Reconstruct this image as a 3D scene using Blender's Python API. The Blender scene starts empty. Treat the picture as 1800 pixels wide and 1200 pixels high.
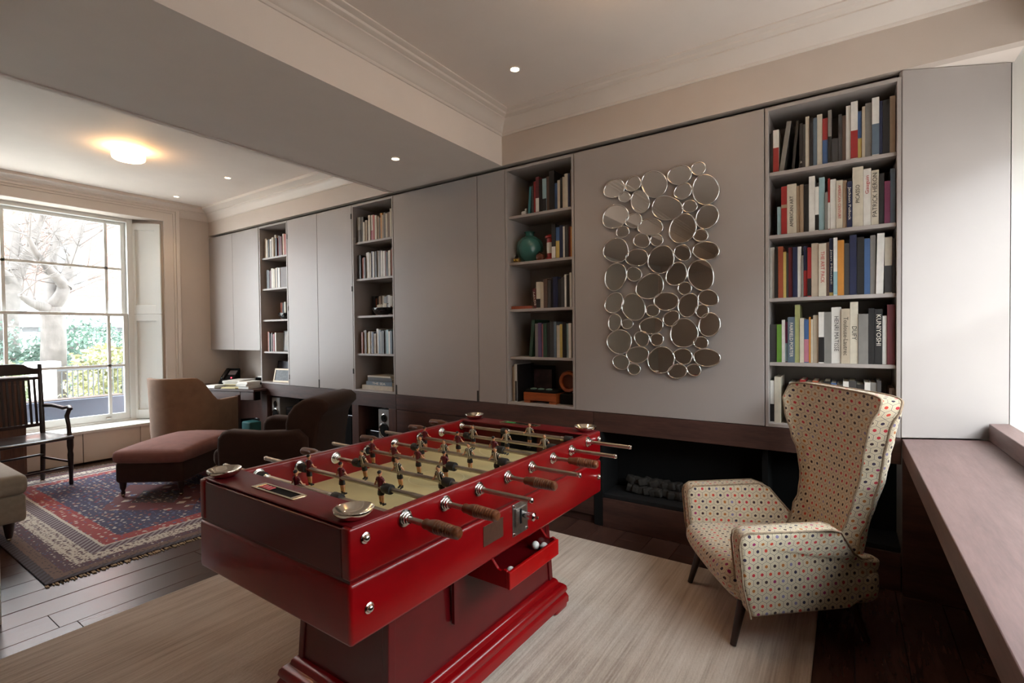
import bpy, bmesh, math, random
from mathutils import Vector, Matrix

random.seed(7)
scene = bpy.context.scene
COL = scene.collection
PI = math.pi

# ------------------------------------------------------------------ camera
cam_d = bpy.data.cameras.new('camera')
cam_d.sensor_width = 36.0
cam_d.lens = 873.654 / 1800 * 36
cam_d.clip_start = 0.05
cam_d.clip_end = 300
cam = bpy.data.objects.new('camera', cam_d)
COL.objects.link(cam)
_yaw, _pitch, _roll = 0.592534, -0.01704696, -0.01050987
_f = Vector((-math.sin(_yaw) * math.cos(_pitch), math.cos(_yaw) * math.cos(_pitch), math.sin(_pitch)))
_r = Vector((math.cos(_yaw), math.sin(_yaw), 0))
_u = _r.cross(_f)
_r2 = math.cos(_roll) * _r + math.sin(_roll) * _u
_u2 = -math.sin(_roll) * _r + math.cos(_roll) * _u
cam.matrix_world = Matrix(((_r2.x, _u2.x, -_f.x, 0.0), (_r2.y, _u2.y, -_f.y, 0.0), (_r2.z, _u2.z, -_f.z, 1.33), (0, 0, 0, 1)))
scene.camera = cam

# ------------------------------------------------------------------ world: even overcast sky
SKY = 10.5
world = bpy.data.worlds.new('overcast_sky')
scene.world = world
world.use_nodes = True
bg = world.node_tree.nodes['Background']
bg.inputs['Color'].default_value = (0.88, 0.94, 1.0, 1)
bg.inputs['Strength'].default_value = SKY

# ------------------------------------------------------------------ view
vs = scene.view_settings
vs.view_transform = 'Standard'
vs.look = 'None'
vs.gamma = 1.0
vs.use_curve_mapping = False
vs.exposure = 0.80
cy = scene.cycles
cy.use_denoising = True
cy.max_bounces = 8
cy.diffuse_bounces = 5
cy.adaptive_threshold = 0.02
cy.glossy_bounces = 4
cy.transparent_max_bounces = 12
cy.sample_clamp_indirect = 6.0
cy.caustics_reflective = False
cy.caustics_refractive = False

# window portals: they only guide the sampling of the sky light through the two window openings
def portal(name, loc, rot, sx, sy):
    d = bpy.data.lights.new(name, 'AREA')
    d.shape = 'RECTANGLE'; d.size = sx; d.size_y = sy
    d.cycles.is_portal = True
    o = bpy.data.objects.new(name, d)
    COL.objects.link(o)
    o.location = loc; o.rotation_euler = rot
    return o
portal('sky_portal_window', (-7.14, 1.306, 1.53), (0, -PI / 2, 0), 2.35, 2.1)
portal('sky_portal_bay', (1.13, 1.995, 1.62), (0, PI / 2, 0), 1.56, 2.75)

# ------------------------------------------------------------------ colours and materials
def lin(c):
    return tuple(((v / 255 / 12.92) if v / 255 <= 0.04045 else ((v / 255 + 0.055) / 1.055) ** 2.4) for v in c)

MATS = {}
class NT:
    """small helper for node trees"""
    def __init__(s, m):
        s.t = m.node_tree; s.n = s.t.nodes; s.l = s.t.links
    def new(s, typ, **kw):
        nd = s.n.new(typ)
        for k, v in kw.items():
            setattr(nd, k, v)
        return nd
    def link(s, a, b):
        s.l.new(a, b)
    def math(s, op, a, b=None, c=None, clamp=False):
        nd = s.n.new('ShaderNodeMath'); nd.operation = op; nd.use_clamp = clamp
        for i, v in enumerate((a, b, c)):
            if v is None: continue
            if isinstance(v, (int, float)): nd.inputs[i].default_value = v
            else: s.l.new(v, nd.inputs[i])
        return nd.outputs[0]
    def vmath(s, op, a, b=None):
        nd = s.n.new('ShaderNodeVectorMath'); nd.operation = op
        for i, v in enumerate((a, b)):
            if v is None: continue
            if isinstance(v, (tuple, list)): nd.inputs[i].default_value = v
            else: s.l.new(v, nd.inputs[i])
        return nd
    def mix(s, fac, a, b):
        nd = s.n.new('ShaderNodeMix'); nd.data_type = 'RGBA'
        if isinstance(fac, (int, float)): nd.inputs[0].default_value = fac
        else: s.l.new(fac, nd.inputs[0])
        for i, v in ((6, a), (7, b)):
            if isinstance(v, (tuple, list)): nd.inputs[i].default_value = (*v[:3], 1)
            else: s.l.new(v, nd.inputs[i])
        return nd.outputs[2]
    def ramp(s, fac, stops, interp='LINEAR'):
        nd = s.n.new('ShaderNodeValToRGB'); nd.color_ramp.interpolation = interp
        el = nd.color_ramp.elements
        while len(el) < len(stops): el.new(0.5)
        for e, (p, c) in zip(el, stops):
            e.position = p; e.color = (*c[:3], 1)
        s.l.new(fac, nd.inputs[0])
        return nd.outputs[0]
    def noise(s, vec, scale, detail=3, rough=0.5, dim='3D'):
        nd = s.n.new('ShaderNodeTexNoise'); nd.noise_dimensions = dim
        nd.inputs['Scale'].default_value = scale; nd.inputs['Detail'].default_value = detail
        nd.inputs['Roughness'].default_value = rough
        if vec is not None: s.l.new(vec, nd.inputs['Vector'])
        return nd.outputs[0]
    def mapping(s, vec, scale=(1, 1, 1), rot=(0, 0, 0), loc=(0, 0, 0)):
        nd = s.n.new('ShaderNodeMapping')
        nd.inputs['Scale'].default_value = scale; nd.inputs['Rotation'].default_value = rot
        nd.inputs['Location'].default_value = loc
        s.l.new(vec, nd.inputs['Vector'])
        return nd.outputs[0]
    def coord(s, which='Object'):
        for nd in s.n:
            if nd.type == 'TEX_COORD': return nd.outputs[which]
        return s.n.new('ShaderNodeTexCoord').outputs[which]
    def bump(s, h, strength=0.3, dist=0.005):
        nd = s.n.new('ShaderNodeBump')
        nd.inputs['Strength'].default_value = strength; nd.inputs['Distance'].default_value = dist
        s.l.new(h, nd.inputs['Height'])
        s.l.new(nd.outputs[0], s.bsdf.inputs['Normal'])
    @property
    def bsdf(s):
        return s.n['Principled BSDF']

def mat(name, col=(0.5, 0.5, 0.5), rough=0.5, metal=0.0, spec=0.5, var=0.06, vscale=6.0, bump=0.0, bscale=80.0, coat=0.0, sheen=0.0, vec='Object', stretch=(1, 1, 1)):
    """principled material with a little procedural variation of its own colour"""
    if name in MATS: return MATS[name]
    m = bpy.data.materials.new(name); m.use_nodes = True
    t = NT(m); b = t.bsdf
    b.inputs['Roughness'].default_value = rough
    b.inputs['Metallic'].default_value = metal
    b.inputs['Specular IOR Level'].default_value = spec
    if coat: b.inputs['Coat Weight'].default_value = coat; b.inputs['Coat Roughness'].default_value = 0.12
    if sheen: b.inputs['Sheen Weight'].default_value = sheen; b.inputs['Sheen Roughness'].default_value = 0.5
    v = t.mapping(t.coord(vec), scale=stretch)
    n = t.noise(v, vscale, 4)
    lo = tuple(max(0, c * (1 - var)) for c in col); hi = tuple(min(1, c * (1 + var)) for c in col)
    t.link(t.ramp(n, [(0.3, lo), (0.7, hi)]), b.inputs['Base Color'])
    if bump:
        t.bump(t.noise(v, bscale, 3), bump)
    MATS[name] = m
    return m

def emit(name, col, strength):
    if name in MATS: return MATS[name]
    m = bpy.data.materials.new(name); m.use_nodes = True
    t = NT(m)
    t.bsdf.inputs['Base Color'].default_value = (*col, 1)
    t.bsdf.inputs['Emission Color'].default_value = (*col, 1)
    t.bsdf.inputs['Emission Strength'].default_value = strength
    MATS[name] = m
    return m

def wood(name, dark, light, rough=0.4, scale=3.0, axis='Y', coat=0.0, grain=1.0):
    """wood grain running along the given object axis; every object gets its own shift"""
    if name in MATS: return MATS[name]
    m = bpy.data.materials.new(name); m.use_nodes = True
    t = NT(m); b = t.bsdf
    oi = t.new('ShaderNodeObjectInfo')
    sc = {'X': (0.12, 1, 1), 'Y': (1, 0.12, 1), 'Z': (1, 1, 0.12)}[axis]
    v = t.vmath('ADD', t.coord('Object'), None)
    cb = t.new('ShaderNodeCombineXYZ')
    r = t.math('MULTIPLY', oi.outputs['Random'], 13.0)
    t.link(r, cb.inputs[0]); t.link(r, cb.inputs[1]); t.link(r, cb.inputs[2])
    t.link(cb.outputs[0], v.inputs[1])
    p = t.mapping(v.outputs[0], scale=sc)
    n1 = t.noise(p, scale * 6, 5, 0.6)
    n2 = t.noise(p, scale * 45, 3, 0.6)
    f = t.math('ADD', t.math('MULTIPLY', n1, 0.7), t.math('MULTIPLY', n2, 0.3 * grain))
    c = t.ramp(f, [(0.32, dark), (0.62, light)])
    tint = t.math('ADD', t.math('MULTIPLY', oi.outputs['Random'], 0.3), 0.85)
    hsv = t.new('ShaderNodeHueSaturation')
    t.link(tint, hsv.inputs['Value']); t.link(c, hsv.inputs['Color'])
    t.link(hsv.outputs[0], b.inputs['Base Color'])
    b.inputs['Roughness'].default_value = rough
    if coat: b.inputs['Coat Weight'].default_value = coat; b.inputs['Coat Roughness'].default_value = 0.08
    t.bump(n2, 0.12, 0.002)
    MATS[name] = m
    return m

def glass_pane(name):
    if name in MATS: return MATS[name]
    m = bpy.data.materials.new(name); m.use_nodes = True
    t = NT(m); t.n.remove(t.bsdf)
    tr = t.new('ShaderNodeBsdfTransparent'); tr.inputs[0].default_value = (0.97, 0.985, 0.98, 1)
    gl = t.new('ShaderNodeBsdfGlossy'); gl.inputs['Roughness'].default_value = 0.01
    lw = t.new('ShaderNodeLayerWeight'); lw.inputs[0].default_value = 0.5
    fr = t.math('ADD', 0.03, t.math('MULTIPLY', t.math('POWER', lw.outputs['Facing'], 5.0), 0.9), clamp=True)
    mx = t.new('ShaderNodeMixShader')
    t.link(fr, mx.inputs[0]); t.link(tr.outputs[0], mx.inputs[1]); t.link(gl.outputs[0], mx.inputs[2])
    t.link(mx.outputs[0], t.n['Material Output'].inputs[0])
    MATS[name] = m
    return m

# ------------------------------------------------------------------ mesh builder
class MB:
    def __init__(s):
        s.v = []; s.f = []; s.mi = []; s.uv = {}; s.M = None; s.cur = 0
    def vert(s, p):
        p = Vector(p)
        if s.M is not None: p = s.M @ p
        s.v.append(p); return len(s.v) - 1
    def face(s, ids, uv=None):
        s.f.append(list(ids)); s.mi.append(s.cur)
        if uv is not None: s.uv[len(s.f) - 1] = uv
    def box(s, x0, x1, y0, y1, z0, z1):
        i = [s.vert(p) for p in ((x0, y0, z0), (x1, y0, z0), (x1, y1, z0), (x0, y1, z0), (x0, y0, z1), (x1, y0, z1), (x1, y1, z1), (x0, y1, z1))]
        for q in ((3, 2, 1, 0), (4, 5, 6, 7), (0, 1, 5, 4), (1, 2, 6, 5), (2, 3, 7, 6), (3, 0, 4, 7)):
            s.face([i[k] for k in q])
        return s
    def hexa(s, P):
        i = [s.vert(p) for p in P]
        for q in ((3, 2, 1, 0), (4, 5, 6, 7), (0, 1, 5, 4), (1, 2, 6, 5), (2, 3, 7, 6), (3, 0, 4, 7)):
            s.face([i[k] for k in q])
        return s
    def prism(s, poly, axis, a0, a1, cut0=None, cut1=None):
        """poly: 2D outline; extruded along axis from a0 to a1. cut0/cut1 give end position for each outline point (mitres)"""
        n = len(poly)
        def P(q, a):
            if axis == 'X': return (a, q[0], q[1])
            if axis == 'Y': return (q[0], a, q[1])
            return (q[0], q[1], a)
        A = [s.vert(P(q, cut0(q) if cut0 else a0)) for q in poly]
        B = [s.vert(P(q, cut1(q) if cut1 else a1)) for q in poly]
        for k in range(n):
            s.face((A[k], A[(k + 1) % n], B[(k + 1) % n], B[k]))
        s.face(A[::-1]); s.face(B)
        return s
    def lathe(s, prof, seg=16, M=None, cap=True):
        """prof: (r, z) list turned about local z"""
        old = s.M
        if M is not None: s.M = M if old is None else old @ M
        rings = []
        for r, z in prof:
            if r < 1e-6: rings.append([s.vert((0, 0, z))])
            else: rings.append([s.vert((r * math.cos(2 * PI * k / seg), r * math.sin(2 * PI * k / seg), z)) for k in range(seg)])
        for a, b in zip(rings, rings[1:]):
            for k in range(seg):
                k2 = (k + 1) % seg
                if len(a) == 1 and len(b) == 1: continue
                if len(a) == 1: s.face((a[0], b[k2], b[k]))
                elif len(b) == 1: s.face((a[k], a[k2], b[0]))
                else: s.face((a[k], a[k2], b[k2], b[k]))
        if cap:
            if len(rings[0]) > 1: s.face(rings[0][::-1])
            if len(rings[-1]) > 1: s.face(rings[-1])
        s.M = old
        return s
    def tube(s, pts, rad, seg=8, closed=False, cap=True, flat=1.0):
        pts = [Vector(p) for p in pts]; n = len(pts)
        R = rad if isinstance(rad, (list, tuple)) else [rad] * n
        rings = []; up = None
        for i, p in enumerate(pts):
            if closed: d = (pts[(i + 1) % n] - pts[i - 1])
            else: d = pts[min(i + 1, n - 1)] - pts[max(i - 1, 0)]
            if d.length < 1e-9: d = Vector((0, 0, 1))
            d.normalize()
            if up is None:
                up = Vector((0, 0, 1)) if abs(d.z) < 0.9 else Vector((1, 0, 0))
            a = d.cross(up)
            if a.length < 1e-6: a = d.orthogonal()
            a.normalize(); b = a.cross(d); b.normalize(); up = b
            rings.append([s.vert(p + R[i] * (math.cos(2 * PI * k / seg) * a + flat * math.sin(2 * PI * k / seg) * b)) for k in range(seg)])
        m = n if closed else n - 1
        for i in range(m):
            A, B = rings[i], rings[(i + 1) % n]
            for k in range(seg):
                k2 = (k + 1) % seg
                s.face((A[k], A[k2], B[k2], B[k]))
        if cap and not closed:
            s.face(rings[0][::-1]); s.face(rings[-1])
        return s
    def ball(s, c, r, seg=12, rings=8, sc=(1, 1, 1)):
        prof = []
        R = [s.vert((c[0], c[1], c[2] - r * sc[2]))]
        rr = []
        for i in range(1, rings):
            t = PI * i / rings
            rr.append([s.vert((c[0] + r * sc[0] * math.sin(t) * math.cos(2 * PI * k / seg), c[1] + r * sc[1] * math.sin(t) * math.sin(2 * PI * k / seg), c[2] - r * sc[2] * math.cos(t))) for k in range(seg)])
        T = s.vert((c[0], c[1], c[2] + r * sc[2]))
        for k in range(seg):
            k2 = (k + 1) % seg
            s.face((R[0], rr[0][k2], rr[0][k])); s.face((T, rr[-1][k], rr[-1][k2]))
            for a, b in zip(rr, rr[1:]):
                s.face((a[k], a[k2], b[k2], b[k]))
        return s
    def soft(s, x0, x1, y0, y1, z0, z1, r=0.03, n=5, puff=(0, 0, 0), fn=None):
        """rounded, optionally puffed cushion block"""
        c = Vector(((x0 + x1) / 2, (y0 + y1) / 2, (z0 + z1) / 2)); H = ((x1 - x0) / 2, (y1 - y0) / 2, (z1 - z0) / 2)
        def ax(h):
            rr = min(r, h * 0.98)
            L = [-h, -h + 0.12 * rr, -h + 0.45 * rr, -h + rr]
            for k in range(1, n): L.append(-h + rr + (2 * h - 2 * rr) * k / n)
            return L + [h - rr, h - 0.45 * rr, h - 0.12 * rr, h]
        A = [ax(h) for h in H]; N = [len(a) for a in A]
        idx = {}
        def V(i, j, k):
            if (i, j, k) in idx: return idx[(i, j, k)]
            p = Vector((A[0][i], A[1][j], A[2][k])); q = Vector()
            for t in range(3):
                h = H[t]; rr = min(r, h * 0.98)
                q[t] = max(-h + rr, min(h - rr, p[t]))
            d = p - q
            if d.length > 1e-9:
                m = max(abs(d[t]) for t in range(3))
                d = d.normalized() * m
            p2 = q + d
            u = [max(-1, min(1, p[t] / H[t])) for t in range(3)]
            w = [1 - u[t] ** 2 for t in range(3)]
            p2.x += puff[0] * u[0] * w[1] * w[2]; p2.y += puff[1] * u[1] * w[0] * w[2]; p2.z += puff[2] * u[2] * w[0] * w[1]
            p2 = c + p2
            if fn: p2 = Vector(fn(p2))
            idx[(i, j, k)] = s.vert(p2)
            return idx[(i, j, k)]
        for a in range(3):
            b, e = (a + 1) % 3, (a + 2) % 3
            for side in (0, N[a] - 1):
                for i in range(N[b] - 1):
                    for j in range(N[e] - 1):
                        def G(ii, jj):
                            t = [0, 0, 0]; t[a] = side; t[b] = ii; t[e] = jj
                            return V(*t)
                        q = [G(i, j), G(i + 1, j), G(i + 1, j + 1), G(i, j + 1)]
                        s.face(q if side else q[::-1])
        return s
    def mesh(s, name, mats, smooth=None, bevel=0.0, bseg=2, bang=30, uvbox=False):
        me = bpy.data.meshes.new(name)
        me.from_pydata([tuple(p) for p in s.v], [], s.f)
        if not isinstance(mats, (list, tuple)): mats = [mats]
        for m in mats: me.materials.append(m)
        if len(mats) > 1: me.polygons.foreach_set('material_index', s.mi)
        if s.uv:
            ul = me.uv_layers.new(name='UVMap')
            for p in me.polygons:
                if p.index in s.uv:
                    for li, uv in zip(p.loop_indices, s.uv[p.index]): ul.data[li].uv = uv
        bm = bmesh.new(); bm.from_mesh(me)
        bmesh.ops.remove_doubles(bm, verts=bm.verts, dist=1e-6)
        bmesh.ops.recalc_face_normals(bm, faces=bm.faces)
        if bevel:
            bm.normal_update()
            es = [e for e in bm.edges if len(e.link_faces) == 2 and e.calc_face_angle(0) > math.radians(bang)]
            bmesh.ops.bevel(bm, geom=es, offset=bevel, offset_type='OFFSET', segments=bseg, profile=0.5, affect='EDGES', clamp_overlap=True)
        bm.to_mesh(me); bm.free()
        if uvbox and not s.uv:
            ul = me.uv_layers.new(name='UVMap')
            for p in me.polygons:
                nx, ny, nz = (abs(t) for t in p.normal)
                for li in p.loop_indices:
                    co = me.vertices[me.loops[li].vertex_index].co
                    if nx >= ny and nx >= nz: ul.data[li].uv = (co.y, co.z)
                    elif ny >= nz: ul.data[li].uv = (co.x, co.z)
                    else: ul.data[li].uv = (co.x, co.y)
        if smooth is not None:
            for p in me.polygons: p.use_smooth = True
            me.set_sharp_from_angle(angle=math.radians(smooth))
        me.update()
        return me
    def build(s, name, mats, parent=None, loc=None, rot=None, **kw):
        return link(name, s.mesh(name, mats, **kw), parent, loc, rot)

def link(name, me, parent=None, loc=None, rot=None):
    o = bpy.data.objects.new(name, me)
    COL.objects.link(o)
    if parent is not None: o.parent = parent
    if loc is not None: o.location = loc
    if rot is not None: o.rotation_euler = rot
    return o

def tag(o, label=None, cat=None, group=None, kind=None):
    if label: o['label'] = label
    if cat: o['category'] = cat
    if group: o['group'] = group
    if kind: o['kind'] = kind
    return o

def thing(name, label, cat, loc=(0, 0, 0), rz=0.0, group=None):
    o = link(name, None, None, loc, (0, 0, rz))
    o.empty_display_size = 0.1
    return tag(o, label, cat, group)

def struct(o, label=None):
    o['kind'] = 'structure'
    if label: o['label'] = label
    return o

def text_mesh(body, size, m, extrude=0.0004):
    cu = bpy.data.curves.new('lettering', 'FONT')
    cu.body = body; cu.size = size; cu.align_x = 'CENTER'; cu.align_y = 'CENTER'; cu.extrude = extrude; cu.resolution_u = 2
    ob = bpy.data.objects.new('lettering', cu)
    COL.objects.link(ob)
    dg = bpy.context.evaluated_depsgraph_get()
    me = bpy.data.meshes.new_from_object(ob.evaluated_get(dg))
    bpy.data.objects.remove(ob); bpy.data.curves.remove(cu)
    me.materials.clear(); me.materials.append(m)
    return me

# ================================================================== materials used all over
M_wall = mat('painted_wall', lin((202, 188, 177)), 0.6, var=0.015, bump=0.04, bscale=250)
M_wallR = mat('painted_reveal', lin((214, 210, 204)), 0.6, var=0.015)
WR0 = 0.62
M_ceil = mat('painted_ceiling', lin((232, 220, 211)), 0.7, var=0.015, bump=0.03, bscale=200)
M_trim = mat('painted_trim', lin((222, 211, 202)), 0.5, var=0.015)
M_white = mat('white_window_paint', lin((226, 226, 222)), 0.4, var=0.01)
M_cab = mat('taupe_lacquer', lin((162, 154, 150)), 0.42, var=0.012, bump=0.02, bscale=300)
M_cabin = mat('taupe_lacquer_interior', lin((140, 132, 125)), 0.5, var=0.012)
M_gap = mat('dark_gap', (0.02, 0.018, 0.016), 0.8)
M_oak = wood('stained_oak', lin((50, 30, 25)), lin((80, 52, 44)), 0.52, 3.0, 'X')
M_oakY = wood('stained_oak_bench', lin((92, 68, 65)), lin((120, 93, 89)), 0.42, 3.0, 'Y')
M_oakZ = wood('stained_oak_upright', lin((62, 38, 32)), lin((96, 64, 54)), 0.42, 3.0, 'Z')
M_plank = wood('floor_plank_wood', lin((46, 30, 26)), lin((80, 56, 49)), 0.27, 2.0, 'Y')
M_black = mat('matt_black', (0.010, 0.010, 0.010), 0.9, spec=0.12)
M_blackgloss = mat('black_gloss', (0.01, 0.01, 0.011), 0.15)
M_chrome = mat('chrome', (0.75, 0.74, 0.72), 0.14, 1.0, var=0.03)
M_glass = glass_pane('window_glass')

YBK = -4.0     # wall behind the camera
YW = 3.15       # front of the fitted cupboards
XL = -6.81      # end wall with the sash window
ZC = 2.955      # ceilings
ZT = 2.60       # top of the cupboards
ZB = 0.78       # underside of the doors = top of the oak base
XBL, XBR = -3.43, -2.195   # beam

# ------------------------------------------------------------------ floor: single planks on a sub floor
fl = struct(MB().box(-7.1, 0.9, YBK - 0.15, 3.66, -0.12, -0.022).build('floor', M_gap))
PW = 0.178
rng = random.Random(3)
x = -3.354
while x > -6.9: x -= PW
k = 0
while x < 0.72:
    x1 = min(x + PW, 0.72)
    y = YBK - rng.random() * 1.2
    gap = 0.006 if abs(x + 3.354) < 0.02 else 0.0016
    while y < 3.5:
        L = 1.9 + rng.random() * 1.5
        y0, y1 = max(y, YBK), min(y + L, 3.5)
        if y1 - y0 > 0.05:
            dz = -0.0006 * rng.random()
            w = (x1 - x) - gap - 0.0016
            o = MB().box(0, w, 0, y1 - y0 - 0.002, -0.022, dz).build('floor_plank', M_plank, fl, (x + gap, y0, 0), bevel=0.0012, bseg=1)
        y += L
    x += PW
    k += 1

# ------------------------------------------------------------------ ceilings and beam
struct(MB().box(XBR, 1.2, YBK - 0.15, 3.66, ZC, ZC + 0.15).build('ceiling', M_ceil))
struct(MB().box(-7.1, XBL, YBK - 0.15, 3.66, ZC - 0.01, ZC + 0.15).build('ceiling', M_ceil))
bmb = MB().box(XBL + 0.04, XBR, YBK - 0.15, 3.149, 2.612, ZC + 0.15)
bmb.box(XBL, XBR, 3.149, 3.66, 2.70, ZC + 0.15)
bmb.box(XBL, XBL + 0.034, YBK - 0.15, 3.149, 2.606, ZC + 0.15).box(XBL + 0.034, XBL + 0.04, YBK - 0.15, 3.149, 2.63, ZC + 0.1)
struct(bmb.build('ceiling_beam', M_ceil))

# cornices (mitred runs)
PROF = [(0, 2.835), (0.010, 2.835), (0.014, 2.842), (0.014, 2.850), (0.022, 2.854), (0.030, 2.862), (0.050, 2.888), (0.080, 2.908),
        (0.098, 2.914), (0.098, 2.922), (0.112, 2.924), (0.126, 2.930), (0.132, 2.940), (0.150, 2.942), (0.166, 2.948), (0.166, ZC + 0.01), (0, ZC + 0.01)]
struct(MB().prism([(YW - d, z) for d, z in PROF], 'X', 0, 0.95, cut0=lambda q: XBR + (YW - q[0])).build('trim_1', M_trim, smooth=35))
struct(MB().prism([(XBR + d, z) for d, z in PROF], 'Y', YBK, 0, cut1=lambda q: YW - (q[0] - XBR)).build('trim_2', M_trim, smooth=35))
PR2 = [(0, 2.79), (0.008, 2.79), (0.008, 2.80), (0.014, 2.805), (0.03, 2.85), (0.055, 2.872), (0.062, 2.875), (0.062, 2.885), (0.09, 2.905), (0.13, 2.915), (0.13, ZC), (0, ZC)]
struct(MB().prism([(YW - d, z) for d, z in PR2], 'X', 0, XBL, cut0=lambda q: XL + (YW - q[0])).build('trim_3', M_trim, smooth=35))
struct(MB().prism([(XL + d, z) for d, z in PR2], 'Y', YBK, 0, cut1=lambda q: YW - (q[0] - XL)).build('trim_4', M_trim, smooth=35))

# ------------------------------------------------------------------ walls
struct(MB().box(-7.1, 1.2, 3.50, 3.66, -0.1, ZC + 0.1).build('wall_front', M_wall))
struct(MB().box(XL - 0.05, 0.95, YW, YW + 0.06, 2.615, ZC + 0.02).build('trim_5', M_wall))     # frieze over the cupboards
struct(MB().box(0.22, 0.672, YW + 0.06, 3.5, 2.615, 2.65).build('trim_6', M_ceil))             # soffit over the splayed panel
struct(MB().box(-7.1, 1.2, YBK - 0.15, YBK, -0.1, ZC + 0.1).build('wall_back', M_wall))
W0, W1 = -0.023, 2.635      # opening of the sash window in the end wall
wl = MB().box(-7.1, XL, W1, 3.5, 0, ZC + 0.05).box(-7.1, XL, YBK, W0, 0, ZC + 0.05).box(-7.1, XL, W0, W1, 2.715, ZC + 0.05)
wl.box(-7.1, -6.95, W0, W1, -0.1, 0.33)
# splayed reveals beside the frame
wl.prism([(-7.10, 2.37), (XL, W1 + 0.004), (-7.1, W1 + 0.004)], 'Z', 0.3, 2.72)
wl.prism([(-7.10, 0.242), (-7.1, W0 - 0.004), (XL, W0 - 0.004)], 'Z', 0.3, 2.72)
struct(wl.build('wall_left', M_wall))
# right wall: deep window opening above the oak bench
wr = MB().box(0.672, 1.2, YBK, 3.5, -0.1, 0.80).box(0.672, 1.2, YBK, 3.5, 2.64, ZC + 0.05)
wr.box(0.672, 1.2, YBK, WR0, 0.8, 2.64).box(0.664, 1.2, 3.372, 3.5, 0.8, 2.64)
struct(wr.build('wall_right', M_wallR))
# nib under the beam at the left edge of the picture
struct(MB().box(-3.42, -3.255, YBK, 0.566, 0.0, 2.612).build('wall_nib', M_white, bevel=0.004))

# ------------------------------------------------------------------ sash window in the end wall
XG = -7.05
win = struct(link('window_1', None))
fr = MB()
fr.box(-7.12, XG + 0.05, 2.335, 2.392, 0.33, 2.72).box(-7.12, XG + 0.05, 0.22, 0.277, 0.33, 2.72)
fr.box(-7.12, XG + 0.05, 0.277, 2.335, 2.672, 2.72).box(-7.14, XG + 0.05, 0.277, 2.335, 0.33, 0.375)
fr.build('window_frame', M_white, win, bevel=0.004)
def sash(name, xc, z0, z1, zb, bot, top):
    s = MB()
    y0, y1 = 0.28, 2.332
    s.box(xc - 0.02, xc + 0.02, y0, y0 + 0.042, z0, z1).box(xc - 0.02, xc + 0.02, y1 - 0.042, y1, z0, z1)
    s.box(xc - 0.02, xc + 0.02, y0 + 0.042, y1 - 0.042, z0, z0 + bot).box(xc - 0.02, xc + 0.02, y0 + 0.042, y1 - 0.042, z1 - top, z1)
    o = s.build(name, M_white, win, bevel=0.003)
    ys = [y0 + 0.042, 0.46, 1.306, 2.152, y1 - 0.042]
    for yb in ys[1:4]:
        MB().box(xc - 0.014, xc + 0.014, yb - 0.014, yb + 0.014, z0 + bot, z1 - top).build('glazing_bar', M_white, o)
    MB().box(xc - 0.014, xc + 0.014, y0 + 0.042, y1 - 0.042, zb - 0.013, zb + 0.013).build('glazing_bar', M_white, o)
    for a, b in zip(ys, ys[1:]):
        for c, d in ((z0 + bot, zb), (zb, z1 - top)):
            MB().box(xc - 0.002, xc + 0.002, a, b, c, d).build('pane', M_glass, o)
    return o
sash('upper_sash', XG - 0.03, 1.58, 2.672, 2.126, 0.03, 0.035)
lo = sash('lower_sash', XG + 0.015, 0.375, 1.604, 1.003, 0.075, 0.03)
MB().box(XG + 0.03, XG + 0.05, 1.40, 1.46, 1.604, 1.618).build('sash_lock', M_chrome, lo)
MB().box(XG + 0.036, XG + 0.055, 2.10, 2.15, 0.40, 0.412).build('sash_lift', M_chrome, lo)

# casing (architrave) around the opening
def casing(name, pts):
    return struct(pts.build(name, M_trim, bevel=0.004))
c = MB()
for a, b, t in ((0.0, 0.10, 0.022), (0.10, 0.125, 0.030), (0.125, 0.165, 0.042)):
    c.box(XL - 0.01, XL + t, W1 + a, W1 + b, 0.0, 2.715 + b)
    c.box(XL - 0.01, XL + t, W0 - b, W0 - a, 0.0, 2.715 + b)
    c.box(XL - 0.01, XL + t, W0 - a, W1 + a, 2.715 + a, 2.715 + b)
casing('trim_7', c)

# folding shutters lying against the splayed reveal (right side, the one in view)
A = Vector((XL - 0.012, 2.618, 0)); B = Vector((-7.045, 2.385, 0))
d = (B - A); Ls = d.length; ang = math.atan2(d.y, d.x)
def shutter(label, z0, z1):
    t = thing('shutter', label, 'shutter', (A.x, A.y, z0), ang, 'folding shutters beside the sash window')
    H = z1 - z0; s = 0.055; yb = 0.0
    # local x along the splay, local y towards the wall behind (front face at y = 0.03)
    f = MB().box(0, s, 0, 0.03, 0, H).box(Ls - s, Ls, 0, 0.03, 0, H).box(s, Ls - s, 0, 0.03, 0, s * 1.9).box(s, Ls - s, 0, 0.03, H - s * 1.4, H)
    f.build('frame', M_white, t, bevel=0.003)
    MB().box(s, Ls - s, 0.002, 0.010, s * 1.9, H - s * 1.4).build('panel', M_white, t)
    return t
shutter('white panelled shutter leaf above, right of the window', 1.602, 2.672)
shutter('white panelled shutter leaf below, right of the window', 0.362, 1.596)

# window seat
ws = thing('window_seat', 'long white painted window seat below the sash window', 'window seat', (-6.80, 1.3, 0))
MB().box(-0.24, 0.19, -1.6, 1.29, 0.322, 0.352).build('seat_top', M_white, ws, bevel=0.004)
for y0, y1 in ((-1.6, -0.54), (-0.53, 0.484), (0.49, 0.995), (1.001, 1.29)):
    MB().box(0.15, 0.172, y0, y1, 0.02, 0.32).build('front_panel', M_trim, ws, bevel=0.002)
MB().box(-0.14, 0.14, -1.6, 1.29, 0.001, 0.3).build('carcass', M_gap, ws)

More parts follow.
